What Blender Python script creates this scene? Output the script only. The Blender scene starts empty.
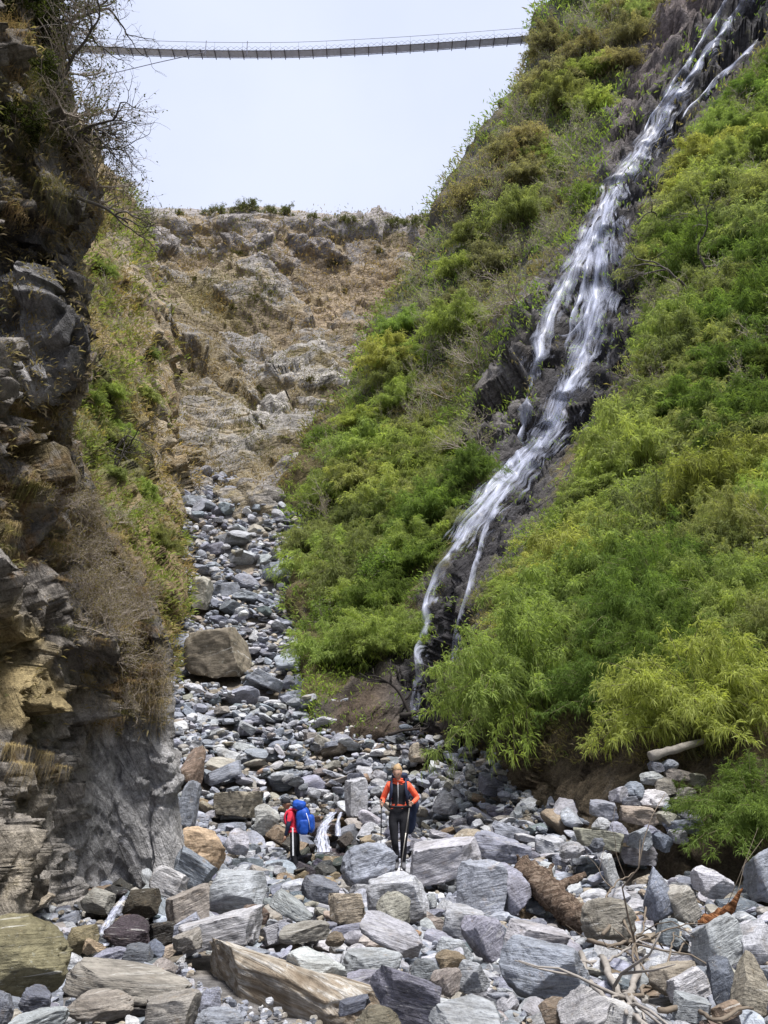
import bpy, bmesh, math, random
import numpy as np
from mathutils import Vector, Matrix, Euler

random.seed(11)
rng = np.random.default_rng(11)
SC = bpy.context.scene
COL = SC.collection
PI = math.pi

# ---------------------------------------------------------------- camera
F = 770.0
PITCH = math.radians(17.0)
CAM = np.array([0.0, 0.0, 1.6])
FW = np.array([0.0, math.cos(PITCH), math.sin(PITCH)])
UP = np.array([0.0, -math.sin(PITCH), math.cos(PITCH)])
RT = np.array([1.0, 0.0, 0.0])

cam_d = bpy.data.cameras.new('camera')
cam_d.sensor_fit = 'VERTICAL'
cam_d.sensor_height = 24.0
cam_d.lens = F / 1024.0 * 24.0
cam_d.clip_end = 3000
cam_d.clip_start = 0.1
cam = bpy.data.objects.new('camera', cam_d)
COL.objects.link(cam)
cam.location = CAM
cam.rotation_euler = (PI / 2 + PITCH, 0, 0)
SC.camera = cam


def P(px, py, d):
    """a point of the place seen at (px, py) at axial depth d"""
    px = np.asarray(px, float); py = np.asarray(py, float); d = np.asarray(d, float)
    a = (px - 384.0) / F * d
    b = (512.0 - py) / F * d
    return CAM + a[..., None] * RT + b[..., None] * UP + d[..., None] * FW


def PX(pts):
    q = np.asarray(pts, float) - CAM
    d = q @ FW
    d = np.where(np.abs(d) < 1e-4, 1e-4, d)
    return 384 + F * (q @ RT) / d, 512 - F * (q @ UP) / d, d


# ---------------------------------------------------------------- noise (numpy)
def _h(ix, iy, iz, s=0):
    h = (ix.astype(np.int64) * 374761393 + iy.astype(np.int64) * 668265263 + iz.astype(np.int64) * 2147483647 + s * 974711) & 0xFFFFFFFF
    h = ((h ^ (h >> 13)) * 1274126177) & 0xFFFFFFFF
    h = ((h ^ (h >> 16)) * 2246822519) & 0xFFFFFFFF
    return ((h ^ (h >> 15)) & 0xFFFFFF) / float(0xFFFFFF)


def vnoise(p, s=0):
    i = np.floor(p); f = p - i
    f = f * f * f * (f * (f * 6 - 15) + 10)
    i = i.astype(np.int64)
    x, y, z = i[:, 0], i[:, 1], i[:, 2]
    def c(a, b, g): return _h(x + a, y + b, z + g, s)
    fx, fy, fz = f[:, 0], f[:, 1], f[:, 2]
    x00 = c(0,0,0) * (1 - fx) + c(1,0,0) * fx
    x10 = c(0,1,0) * (1 - fx) + c(1,1,0) * fx
    x01 = c(0,0,1) * (1 - fx) + c(1,0,1) * fx
    x11 = c(0,1,1) * (1 - fx) + c(1,1,1) * fx
    y0 = x00 * (1 - fy) + x10 * fy
    y1 = x01 * (1 - fy) + x11 * fy
    return (y0 * (1 - fz) + y1 * fz) * 2 - 1


def fbm(p, octv=5, s=0, gain=0.5):
    p = np.asarray(p, float); a = 1.0; t = np.zeros(len(p)); n = 0
    for o in range(octv):
        t += a * vnoise(p + 17.3 * o, s + o); n += a
        p = p * 2.03; a *= gain
    return t / n


def facets(p, s=0, tilt=0.9):
    """blocky broken-rock relief: every cell is a tilted plane of its own height"""
    p = np.asarray(p, float)
    i = np.floor(p).astype(np.int64)
    best = np.full(len(p), 1e9); val = np.zeros(len(p))
    for a in (-1, 0, 1):
        for b in (-1, 0, 1):
            for c in (-1, 0, 1):
                q = i + np.array([a, b, c])
                cx = q[:, 0] + _h(q[:,0], q[:,1], q[:,2], s + 1)
                cy = q[:, 1] + _h(q[:,0], q[:,1], q[:,2], s + 2)
                cz = q[:, 2] + _h(q[:,0], q[:,1], q[:,2], s + 3)
                dx, dy, dz = p[:,0] - cx, p[:,1] - cy, p[:,2] - cz
                dd = dx * dx + dy * dy + dz * dz
                k = (_h(q[:,0], q[:,1], q[:,2], s + 4) - .5)
                t1 = (_h(q[:,0], q[:,1], q[:,2], s + 5) - .5) * 2 * tilt
                t2 = (_h(q[:,0], q[:,1], q[:,2], s + 6) - .5) * 2 * tilt
                t3 = (_h(q[:,0], q[:,1], q[:,2], s + 7) - .5) * 2 * tilt
                v = k + t1 * dx + t2 * dy + t3 * dz
                m = dd < best
                best = np.where(m, dd, best); val = np.where(m, v, val)
    return val


def foliation(n):
    n = np.asarray(n, float); n /= np.linalg.norm(n)
    a = np.cross(n, (0, 1, 0)); a /= np.linalg.norm(a); b = np.cross(n, a)
    return np.stack([a, b, n], 1)          # p @ this puts the thin axis last


def sstep(a, b, x):
    t = np.clip((x - a) / (b - a), 0, 1)
    return t * t * (3 - 2 * t)


def inpoly(px, py, poly):
    r = np.zeros(np.shape(px), bool); n = len(poly); j = n - 1
    for i in range(n):
        xi, yi = poly[i]; xj, yj = poly[j]
        c = ((yi > py) != (yj > py)) & (px < (xj - xi) * (py - yi) / (yj - yi + 1e-9) + xi)
        r ^= c; j = i
    return r


# ---------------------------------------------------------------- mesh helpers
def np_mesh(name, V, Fc, smooth=False, tint=None, attrs=None):
    V = np.ascontiguousarray(V, dtype=np.float32); Fc = np.ascontiguousarray(Fc, dtype=np.int32)
    me = bpy.data.meshes.new(name)
    m, k = Fc.shape
    me.vertices.add(len(V)); me.vertices.foreach_set('co', V.ravel())
    me.loops.add(m * k); me.loops.foreach_set('vertex_index', Fc.ravel())
    me.polygons.add(m); me.polygons.foreach_set('loop_start', np.arange(0, m * k, k, dtype=np.int32))
    me.update(calc_edges=True)
    me.polygons.foreach_set('use_smooth', np.full(m, bool(smooth)))
    if tint is not None: set_col(me, 'tint', tint)
    for k_, v in (attrs or {}).items():
        if np.ndim(v) == 2: set_col(me, k_, v)
        else:
            a = me.attributes.new(k_, 'FLOAT', 'POINT'); a.data.foreach_set('value', np.asarray(v, np.float32))
    return me


def set_col(me, name, rgb):
    a = me.attributes.new(name, 'FLOAT_COLOR', 'POINT')
    c = np.ones((len(me.vertices), 4), np.float32); c[:, :3] = rgb
    a.data.foreach_set('color', c.ravel())


def link(name, me, mat=None, parent=None):
    o = bpy.data.objects.new(name, me)
    COL.objects.link(o)
    if mat is not None:
        if len(me.materials): me.materials.clear()
        for m_ in (mat if isinstance(mat, (list, tuple)) else [mat]): me.materials.append(m_)
    if parent is not None: o.parent = parent
    return o


def empty(name, loc=(0, 0, 0)):
    o = bpy.data.objects.new(name, None); COL.objects.link(o)
    o.location = loc; o.empty_display_size = .1
    return o


def tag(o, label=None, cat=None, group=None, kind=None):
    if label: o['label'] = label
    if cat: o['category'] = cat
    if group: o['group'] = group
    if kind: o['kind'] = kind
    return o


def copy_tree(o, parent=None):
    c = o.copy(); COL.objects.link(c); c.parent = parent
    for ch in list(o.children): copy_tree(ch, c)
    return c


class MB:
    def __init__(s): s.V = []; s.Q = []; s.n = 0; s.A = []
    def add(s, V, Q, a=0.0):
        V = np.asarray(V, float); s.V.append(V); s.Q.append(np.asarray(Q, int) + s.n); s.n += len(V); s.A.append(np.full(len(V), a))
    def tube(s, pts, rad, sides=5, a=0.0, cap=True):
        pts = np.asarray(pts, float); n = len(pts)
        rad = np.broadcast_to(np.asarray(rad, float), (n,))
        t = np.gradient(pts, axis=0); t /= np.linalg.norm(t, axis=1)[:, None] + 1e-9
        ref = np.array([0, 0, 1.0]) if abs(t[0][2]) < .9 else np.array([1.0, 0, 0])
        R = []
        u = np.cross(t[0], ref); u /= np.linalg.norm(u)
        for i in range(n):
            u = u - t[i] * (u @ t[i]); u /= np.linalg.norm(u) + 1e-9
            w = np.cross(t[i], u)
            an = np.arange(sides) * 2 * PI / sides
            R.append(pts[i] + rad[i] * (np.cos(an)[:, None] * u + np.sin(an)[:, None] * w))
        V = np.concatenate(R); Q = []
        for i in range(n - 1):
            for k in range(sides):
                k2 = (k + 1) % sides
                Q.append((i * sides + k, i * sides + k2, (i + 1) * sides + k2, (i + 1) * sides + k))
        if cap:
            V = np.concatenate([V, pts[:1], pts[-1:]])
            for k in range(sides):
                k2 = (k + 1) % sides
                Q.append((n * sides, k2, k, n * sides)); Q.append((n * sides + 1, (n - 1) * sides + k, (n - 1) * sides + k2, n * sides + 1))
        Q = [q for q in Q]
        s.add(V, Q, a)
    def box(s, c, size, rot=None, a=0.0):
        x, y, z = np.asarray(size) / 2
        V = np.array([(i * x, j * y, k * z) for i in (-1, 1) for j in (-1, 1) for k in (-1, 1)])
        if rot is not None: V = V @ np.array(rot).T
        s.add(V + np.asarray(c), [(0,1,3,2),(4,6,7,5),(0,4,5,1),(2,3,7,6),(0,2,6,4),(1,5,7,3)], a)
    def mesh(s, name, smooth=False):
        V = np.concatenate(s.V); Q = np.concatenate(s.Q)
        me = bpy.data.meshes.new(name)
        fs = [tuple(dict.fromkeys(q)) for q in Q.tolist()]
        me.from_pydata(V.tolist(), [], fs)
        me.polygons.foreach_set('use_smooth', np.full(len(me.polygons), bool(smooth)))
        a = me.attributes.new('var', 'FLOAT', 'POINT'); a.data.foreach_set('value', np.concatenate(s.A).astype(np.float32))
        return me
    def build(s, name, mat, parent=None, smooth=True): return link(name, s.mesh(name, smooth), mat, parent)


# ---------------------------------------------------------------- node helpers
class NT:
    def __init__(s, name):
        s.m = bpy.data.materials.new(name); s.m.use_nodes = True
        s.t = s.m.node_tree; s.t.nodes.clear()
        s.out = s.n('ShaderNodeOutputMaterial')
    def n(s, ty, **k):
        x = s.t.nodes.new(ty)
        for a, b in k.items(): setattr(x, a, b)
        return x
    def l(s, a, b): s.t.links.new(a, b)
    def put(s, sock, v):
        if hasattr(v, 'links') or isinstance(v, bpy.types.NodeSocket): s.l(v, sock)
        else: sock.default_value = v
    def math(s, op, a, b=None, c=None, clamp=False):
        x = s.n('ShaderNodeMath', operation=op, use_clamp=clamp)
        s.put(x.inputs[0], a)
        if b is not None: s.put(x.inputs[1], b)
        if c is not None: s.put(x.inputs[2], c)
        return x.outputs[0]
    def vmath(s, op, a, b=None):
        x = s.n('ShaderNodeVectorMath', operation=op)
        s.put(x.inputs[0], a)
        if b is not None: s.put(x.inputs[1 if op != 'SCALE' else 3], b)
        return x.outputs[0]
    def noise(s, co, scale, det=5, rough=.55, dist=0.0):
        x = s.n('ShaderNodeTexNoise'); s.l(co, x.inputs['Vector'])
        x.inputs['Scale'].default_value = scale; x.inputs['Detail'].default_value = det
        x.inputs['Roughness'].default_value = rough; x.inputs['Distortion'].default_value = dist
        return x.outputs['Fac']
    def ramp(s, f, stops, interp='LINEAR'):
        x = s.n('ShaderNodeValToRGB'); s.l(f, x.inputs[0]); x.color_ramp.interpolation = interp
        e = x.color_ramp.elements
        while len(e) < len(stops): e.new(0.5)
        for el, (p, c) in zip(e, stops):
            el.position = p; el.color = (*c, 1) if isinstance(c, (tuple, list)) else (c, c, c, 1)
        return x.outputs[0]
    def rng(s, f, a, b, c, d):
        x = s.n('ShaderNodeMapRange'); s.l(f, x.inputs[0])
        for i, v in enumerate((a, b, c, d)): x.inputs[i + 1].default_value = v
        return x.outputs[0]
    def mix(s, f, a, b, blend='MIX'):
        x = s.n('ShaderNodeMix', data_type='RGBA', blend_type=blend)
        s.put(x.inputs[0], f)
        s.put(x.inputs[6], a if not isinstance(a, tuple) else (*a, 1)); s.put(x.inputs[7], b if not isinstance(b, tuple) else (*b, 1))
        return x.outputs[2]
    def mapping(s, co, scale=(1,1,1), rot=(0,0,0), loc=(0,0,0)):
        if any(rot):
            r = s.n('ShaderNodeMapping'); s.l(co, r.inputs[0]); r.inputs['Rotation'].default_value = rot; co = r.outputs[0]
        x = s.n('ShaderNodeMapping'); s.l(co, x.inputs[0])
        x.inputs['Scale'].default_value = scale; x.inputs['Location'].default_value = loc
        return x.outputs[0]
    def bump(s, h, strength=.5, dist=.05, nrm=None):
        x = s.n('ShaderNodeBump'); s.l(h, x.inputs['Height'])
        x.inputs['Strength'].default_value = strength; x.inputs['Distance'].default_value = dist
        if nrm is not None: s.l(nrm, x.inputs['Normal'])
        return x.outputs[0]
    def pbsdf(s, col, rough=.8, nrm=None, spec=.3, metal=0.0):
        x = s.n('ShaderNodeBsdfPrincipled')
        s.put(x.inputs['Base Color'], col if not isinstance(col, tuple) else (*col, 1))
        s.put(x.inputs['Roughness'], rough)
        x.inputs['Specular IOR Level'].default_value = spec; x.inputs['Metallic'].default_value = metal
        if nrm is not None: s.l(nrm, x.inputs['Normal'])
        return x.outputs[0]
    def done(s, sh): s.l(sh, s.out.inputs[0]); return s.m


def plain(name, col, rough=.7, spec=.3, metal=0.0, var=.25, scale=30, bump=.15):
    t = NT(name); co = t.n('ShaderNodeTexCoord').outputs['Object']
    n = t.noise(co, scale, 4); n2 = t.noise(co, scale * .2, 2)
    f = t.math('ADD', t.math('MULTIPLY', n, .5), t.math('MULTIPLY', n2, .5))
    c = t.mix(1.0, col, t.ramp(f, [(0.3, 1 - var), (0.7, 1 + var)]), 'MULTIPLY')
    return t.done(t.pbsdf(c, rough, t.bump(n, bump, .01), spec, metal))


def rock_material(name, merged):
    t = NT(name)
    if merged:
        pos = t.n('ShaderNodeNewGeometry').outputs['Position']
        co = t.vmath('SCALE', pos, 2.2)
        base = t.n('ShaderNodeAttribute', attribute_name='tint').outputs['Color']
        rnd = None
    else:
        oi = t.n('ShaderNodeObjectInfo'); base = oi.outputs['Color']
        oc = t.n('ShaderNodeTexCoord').outputs['Object']
        sh = t.n('ShaderNodeCombineXYZ')
        for i in range(3): t.l(t.math('MULTIPLY', oi.outputs['Random'], 37.0 + 11 * i), sh.inputs[i])
        co = t.vmath('ADD', t.vmath('SCALE', oc, 1.6), sh.outputs[0])
    big = t.noise(co, 1.1, 5, .6)
    fine = t.noise(co, 9.0, 6, .65)
    grit = t.noise(co, 45.0, 3, .6)
    band = t.noise(t.mapping(co, (1.0, 1.0, 7.0), (.25, .15, 0)), 1.4, 6, .6, .6)
    vein = t.noise(t.mapping(co, (.7, .7, 10.0), (.3, .35, .5)), 1.2, 3, .5, .9)
    c = t.mix(1.0, base, t.ramp(big, [(.28, (.62, .6, .57)), (.5, (1, 1, 1)), (.72, (1.22, 1.22, 1.22))]), 'MULTIPLY')
    c = t.mix(1.0, c, t.ramp(band, [(.3, .62), (.47, .95), (.56, 1.08), (.7, 1.35)]), 'MULTIPLY')
    c = t.mix(1.0, c, t.ramp(fine, [(.28, .6), (.5, 1.0), (.75, 1.3)]), 'MULTIPLY')
    c = t.mix(t.ramp(vein, [(.655, 0.0), (.69, .55), (.705, .55), (.73, 0.0)]), c, (.62, .61, .58))
    rust = t.ramp(t.noise(co, 2.3, 5, .65), [(.6, 0.0), (.74, .55)])
    c = t.mix(rust, c, t.mix(.75, c, (.27, .18, .09)))
    lich = t.ramp(t.noise(co, 16.0, 4, .6), [(.62, 0.0), (.7, .5)])
    c = t.mix(lich, c, (.42, .43, .38))
    dark = t.ramp(t.noise(co, 5.0, 6, .7), [(.3, .75), (.42, 0.0)])
    c = t.mix(dark, c, t.mix(.6, c, (.05, .048, .045)))
    h = t.math('ADD', t.math('MULTIPLY', fine, .7), t.math('ADD', t.math('MULTIPLY', band, .9), t.math('MULTIPLY', grit, .22)))
    nr = t.bump(h, .75, .045 if merged else .05)
    return t.done(t.pbsdf(c, t.rng(fine, .3, .7, .9, .62), nr, .3))


def terrain_material(name, sc, mixw=1.3, bumpd=.3, strat=(1.0, 1.0, 5.0), srot=(.3, .5, 0), crack=1.0, wet=False):
    """tint = rock colour, cover = colour of soil/grass, cov = how much of it"""
    t = NT(name)
    pos = t.n('ShaderNodeNewGeometry').outputs['Position']
    rock = t.n('ShaderNodeAttribute', attribute_name='tint').outputs['Color']
    cov = t.n('ShaderNodeAttribute', attribute_name='cover').outputs['Color']
    cf = t.n('ShaderNodeAttribute', attribute_name='cov').outputs['Fac']
    big = t.noise(pos, .35 * sc, 6, .62)
    mid = t.noise(pos, 1.6 * sc, 7, .65)
    fine = t.noise(pos, 8 * sc, 6, .68)
    grit = t.noise(pos, 34 * sc, 4, .7)
    band = t.noise(t.mapping(pos, strat, srot), .9 * sc, 10, .66, .5)
    v = t.n('ShaderNodeTexVoronoi', feature='DISTANCE_TO_EDGE'); t.l(t.vmath('ADD', t.mapping(pos, strat, srot), t.vmath('SCALE', t.n('ShaderNodeTexNoise').outputs['Color'], 1.2)), v.inputs['Vector']); v.inputs['Scale'].default_value = .55 * sc
    ck = t.ramp(v.outputs['Distance'], [(0.0, 0.0), (.07, 1.0)])
    c = t.mix(1.0, rock, t.ramp(band, [(.25, .35), (.45, .85), (.6, 1.2), (.75, 1.8)]), 'MULTIPLY')
    c = t.mix(1.0, c, t.ramp(mid, [(.25, .45), (.5, 1.0), (.75, 1.5)]), 'MULTIPLY')
    c = t.mix(1.0, c, t.ramp(fine, [(.25, .55), (.5, 1.0), (.75, 1.4)]), 'MULTIPLY')
    c = t.mix(1.0, c, t.ramp(grit, [(.25, .6), (.5, 1.0), (.75, 1.4)]), 'MULTIPLY')
    c = t.mix(t.math('MULTIPLY', t.math('SUBTRACT', 1.0, ck), .55 * crack), c, (.02, .018, .016))
    g = t.mix(1.0, cov, t.ramp(fine, [(.25, .45), (.5, 1.0), (.75, 1.5)]), 'MULTIPLY')
    g = t.mix(1.0, g, t.ramp(grit, [(.25, .5), (.5, 1.0), (.75, 1.6)]), 'MULTIPLY')
    g = t.mix(1.0, g, t.ramp(big, [(.3, .7), (.5, 1.0), (.7, 1.3)]), 'MULTIPLY')
    f = t.math('ADD', cf, t.math('MULTIPLY', t.math('SUBTRACT', t.math('ADD', t.math('MULTIPLY', mid, .6), t.math('MULTIPLY', band, .4)), .5), mixw * 2))
    f = t.ramp(f, [(.38, 0.0), (.62, 1.0)])
    c = t.mix(f, c, g)
    h = t.math('ADD', t.math('MULTIPLY', band, 1.0), t.math('ADD', t.math('MULTIPLY', fine, .5), t.math('ADD', t.math('MULTIPLY', grit, .12), t.math('MULTIPLY', ck, .35 * crack))))
    nr = t.bump(h, .9, bumpd)
    return t.done(t.pbsdf(c, .45 if wet else .85, nr, .5 if wet else .2))


def leaf_material(name, trans=.45, objcol=True, dark=.55):
    t = NT(name)
    var = t.n('ShaderNodeAttribute', attribute_name='var').outputs['Fac']
    if objcol: base = t.n('ShaderNodeObjectInfo').outputs['Color']
    else: base = t.n('ShaderNodeAttribute', attribute_name='tint').outputs['Color']
    c = t.mix(1.0, base, t.ramp(var, [(0, (dark, dark, dark)), (.5, (1, 1, 1)), (.8, (1.25, 1.25, .95)), (1, (1.5, 1.42, 1.05))]), 'MULTIPLY')
    d = t.n('ShaderNodeBsdfDiffuse'); t.l(c, d.inputs['Color'])
    tr = t.n('ShaderNodeBsdfTranslucent'); t.l(t.mix(1.0, c, (1.2, 1.25, .7), 'MULTIPLY'), tr.inputs['Color'])
    m = t.n('ShaderNodeMixShader'); m.inputs[0].default_value = trans
    t.l(d.outputs[0], m.inputs[1]); t.l(tr.outputs[0], m.inputs[2])
    return t.done(m.outputs[0])


def water_material(name, scale=(3.4, .5, 1), lo=.38, hi=.80, maxa=.76):
    t = NT(name)
    uv = t.n('ShaderNodeAttribute', attribute_name='flow').outputs['Vector']
    edge = t.n('ShaderNodeAttribute', attribute_name='edge').outputs['Fac']
    n1 = t.noise(t.mapping(uv, scale), 1.6, 6, .6, .35)
    n2 = t.noise(t.mapping(uv, (scale[0] * 3.2, scale[1] * 1.6, 1)), 1.6, 5, .65, .2)
    n = t.math('ADD', t.math('MULTIPLY', n1, .66), t.math('MULTIPLY', n2, .34))
    a = t.rng(t.math('ADD', n, t.math('MULTIPLY', t.math('SUBTRACT', edge, .75), .32)), lo, hi, 0, maxa)
    x = t.n('ShaderNodeBsdfPrincipled')
    x.inputs['Base Color'].default_value = (.70, .735, .90, 1); x.inputs['Roughness'].default_value = .35
    x.inputs['Specular IOR Level'].default_value = .5
    t.l(t.bump(n2, .3, .05), x.inputs['Normal'])
    tr = t.n('ShaderNodeBsdfTransparent')
    m = t.n('ShaderNodeMixShader'); t.l(a, m.inputs[0]); t.l(tr.outputs[0], m.inputs[1]); t.l(x.outputs[0], m.inputs[2])
    return t.done(m.outputs[0])


M_rock = rock_material('weathered_rock', False)
def striped_material(name):
    t = NT(name); co = t.n('ShaderNodeTexCoord').outputs['Object']
    st = t.noise(t.mapping(co, (.35, 3.2, 4.2), (.05, .06, .04)), 3.0, 8, .62, .35); n = t.noise(t.mapping(co, (5, 1.5, 1.5)), 4, 6, .65); big = t.noise(t.mapping(co, (2.2, .7, .7)), 2.0, 4, .6)
    c = t.ramp(st, [(.28, (.10, .08, .06)), (.42, (.24, .195, .145)), (.50, (.33, .29, .235)), (.56, (.50, .48, .45)), (.60, (.30, .265, .215)), (.68, (.56, .55, .53)), (.74, (.28, .24, .19))])
    c = t.mix(1.0, c, t.ramp(n, [(.28, .55), (.5, 1.0), (.72, 1.35)]), 'MULTIPLY')
    c = t.mix(t.ramp(big, [(.52, 0.0), (.66, .7)]), c, (.13, .095, .06))
    return t.done(t.pbsdf(c, .75, t.bump(t.math('ADD', st, t.math('MULTIPLY', n, .5)), .8, .06), .3))


M_striped = striped_material('striped_rock')
M_rubble = rock_material('rubble_rock', True)
M_cliff = terrain_material('cliff_rock', 1.9, 1.1, .26, (1.0, .9, 4.2), (.35, -1.0, 0), .3)
M_slope = terrain_material('slope_ground', .75, 1.3, .6, (1.0, 1.0, 3.5), (.3, .75, 0), .5)
M_far = terrain_material('far_hillside_ground', .3, 1.25, .9, (1.0, 1.0, 4.5), (.12, .3, 0), .5)
M_bed = terrain_material('riverbed_gravel', 2.2, 1.2, .08, (1, 1, 1), (0, 0, 0), .3)
M_leaf = leaf_material('green_leaf', .5)
M_under = leaf_material('undergrowth_leaf', .4, False)
M_dry = leaf_material('dry_grass', .25, True, .5)
M_stem = plain('bamboo_stem', (.12, .11, .05), .7)
M_twig = plain('bare_twig', (.34, .29, .24), .85)
def bark_material(name, base, light, rot):
    t = NT(name); co = t.n('ShaderNodeNewGeometry').outputs['Position']
    st = t.noise(t.mapping(co, (2.0, 16, 16), rot), 1.6, 7, .65, .8); n = t.noise(co, 14, 5, .65)
    c = t.ramp(st, [(.3, tuple(x * .35 for x in base)), (.48, base), (.62, light), (.75, tuple(x * 1.3 for x in light))])
    c = t.mix(1.0, c, t.ramp(n, [(.3, .55), (.5, 1.0), (.7, 1.4)]), 'MULTIPLY')
    return t.done(t.pbsdf(c, .9, t.bump(t.math('ADD', t.math('MULTIPLY', st, 1.0), t.math('MULTIPLY', n, .4)), 1.0, .06), .15))
M_bark = bark_material('driftwood_bark', (.115, .08, .058), (.25, .195, .15), (0, .35, .6))
M_water = water_material('falling_water')
M_stream = water_material('stream_water', (6, 1.2, 1), .42, .68, .85)
# ================================================================ terrain
def cr_eval(A, t):
    """Catmull-Rom along axis 0"""
    n = len(A)
    i = np.clip(np.floor(t).astype(int), 0, n - 2); f = (t - i)
    sh = (-1,) + (1,) * (A.ndim - 1); f = f.reshape(sh)
    p1, p2 = A[i], A[i + 1]
    p0 = np.where((i > 0).reshape(sh), A[np.maximum(i - 1, 0)], 2 * p1 - p2)
    p3 = np.where((i < n - 2).reshape(sh), A[np.minimum(i + 2, n - 1)], 2 * p2 - p1)
    return .5 * (2 * p1 + (p2 - p0) * f + (2 * p0 - 5 * p1 + 4 * p2 - p3) * f ** 2 + (3 * p1 - p0 - 3 * p2 + p3) * f ** 3)


def patch(ctrl, nr, nc):
    A = np.asarray(ctrl, float)
    A = cr_eval(A, np.linspace(0, A.shape[0] - 1, nr))
    A = np.swapaxes(A, 0, 1)
    A = cr_eval(A, np.linspace(0, A.shape[0] - 1, nc))
    return np.swapaxes(A, 0, 1)          # [nr, nc, 3]


def gnorm(G):
    du = np.gradient(G, axis=0); dv = np.gradient(G, axis=1)
    n = np.cross(dv, du); n /= np.linalg.norm(n, axis=2)[..., None] + 1e-9
    return n


def gfaces(nr, nc):
    i = np.arange(nr * nc).reshape(nr, nc)
    return np.stack([i[:-1, :-1].ravel(), i[:-1, 1:].ravel(), i[1:, 1:].ravel(), i[1:, :-1].ravel()], 1)


def mixc(a, b, f): return np.asarray(a) * (1 - f[:, None]) + np.asarray(b) * f[:, None]


# ---------------------------------------------------------------- riverbed (height field)
BPY = [1024, 950, 915, 890, 872, 868, 850, 820, 790, 760, 740, 715, 645, 560, 490]
BC = [(384,4.6),(384,7.5),(384,9.4),(370,11.0),(360,13.0),(345,17.6),(340,20.3),(330,23),(320,25.3),(310,27),(300,28.5),(290,30.5),(240,38),(235,49),(235,60)]
BR = [(768,5.0),(768,7.8),(768,9.6),(768,10.8),(760,11.8),(755,12.1),(690,13.2),(600,15.5),(545,18.5),(500,22),(470,25),(430,30),(305,38),(300,49),(295,60)]
BL = [(0,4.8),(0,7.6),(60,9.2),(120,10.8),(172,12.6),(172,14.5),(172,17.5),(172,21),(172,24),(170,26.3),(170,28),(168,30),(165,38),(178,49),(190,60)]
def _curve(L):
    p = np.array([P(x, y, d) for (x, d), y in zip(L, BPY)])
    o = np.argsort(p[:, 1]); p = p[o]
    p = np.vstack([[p[0][0], -30, .3], [p[0][0], 0, .1], p, p[-1] + (p[-1] - p[-3]) * 2])
    return p
CL, CC, CR_ = _curve(BL), _curve(BC), _curve(BR)


def bed(x, y):
    x = np.asarray(x, float); y = np.asarray(y, float)
    xs, zs = [], []
    for c in (CL, CC, CR_):
        xs.append(np.interp(y, c[:, 1], c[:, 0])); zs.append(np.interp(y, c[:, 1], c[:, 2]))
    a = np.where(x < xs[1], (x - xs[0]) / (xs[1] - xs[0]), (x - xs[1]) / (xs[2] - xs[1]))
    z = np.where(x < xs[1], zs[0] + (zs[1] - zs[0]) * np.clip(a, -1, 1), zs[1] + (zs[2] - zs[1]) * np.clip(a, 0, 1.6))
    return z


def edges_at(y):
    return np.interp(y, CL[:, 1], CL[:, 0]), np.interp(y, CR_[:, 1], CR_[:, 0])


def bed_hit(px, py):
    px = np.asarray(px, float); py = np.asarray(py, float)
    dr = (px[..., None] - 384) / F * RT + (512 - py[..., None]) / F * UP + FW
    res = np.full(px.shape, np.nan)
    ds = np.concatenate([np.arange(3.5, 20, .05), np.arange(20, 70, .15)])
    prev = None
    for d in ds:
        p = CAM + dr * d
        below = p[..., 2] < bed(p[..., 0], p[..., 1])
        m = below & np.isnan(res)
        res[m] = d
    return res


ys = np.concatenate([np.linspace(-30, 0, 20), np.linspace(.3, 30, 150), np.linspace(30.4, 76, 120)])
us = np.linspace(-1.2, 2.2, 150)
G = np.zeros((len(ys), len(us), 3))
for i, y in enumerate(ys):
    l, r = edges_at(y)
    w = max(r - l, 8); c = (l + r) / 2
    x = c + (us - .5) * w * 1.15
    G[i, :, 0] = x; G[i, :, 1] = y; G[i, :, 2] = bed(x, np.full(len(x), y))
pts = G.reshape(-1, 3)
pts[:, 2] += .12 * fbm(pts * .9, 4, 5) - .02 - np.clip(pts[:, 1] * .02, 0, .9)
nb = fbm(pts * .5, 4, 9)
me = np_mesh('riverbed', pts, gfaces(len(ys), len(us)), True,
             mixc((.20, .19, .185), (.24, .2, .15), sstep(-.3, .4, nb)), {'cover': np.tile((.15, .125, .095), (len(pts), 1)), 'cov': .35 + .5 * nb})
tag(link('riverbed', me, M_bed), 'grey gravel and sand of the dry riverbed under the boulders', 'riverbed', kind='structure')

# ---------------------------------------------------------------- right-hand slope with the waterfall ravine
S_ = [(303,652,38),(296,560,50),(291,490,62),(338,400,68),(396,290,78),(430,215,84),(490,110,92),(550,0,100),(590,-120,110)]
S0 = [(x + 30 + 10 * k, y - 5, d + 22) for k, (x, y, d) in enumerate(S_)]
M_ = [(345,748,28.5),(350,640,37),(375,550,46),(425,450,54),(470,350,60),(520,250,68),(570,120,80),(625,0,92),(680,-120,104)]
W_ = [(425,722,30.5),(434,650,32.5),(447,580,35),(505,500,39),(560,410,46),(607,270,56),(655,140,70),(745,0,86),(810,-120,98)]
R1 = [(545,800,18),(530,740,20),(540,650,23),(580,540,29),(640,420,37),(690,280,48),(750,150,62),(830,20,76),(900,-100,90)]
R2 = [(690,870,12.5),(700,790,13.8),(720,690,16),(770,570,20.5),(830,440,27),(890,300,36),(960,160,48),(1040,40,60),(1120,-80,74)]
R3 = [(860,920,10),(900,800,11.5),(960,660,14.5),(1030,520,20),(1100,400,26),(1180,260,34),(1260,130,44),(1350,20,54),(1430,-100,66)]
R4 = [(8,2,.2),(9.5,3,2.5),(12,5,6),(16,8,12),(21,12,20),(28,17,30),(35,22,42),(44,30,56),(54,38,70)]
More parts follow.
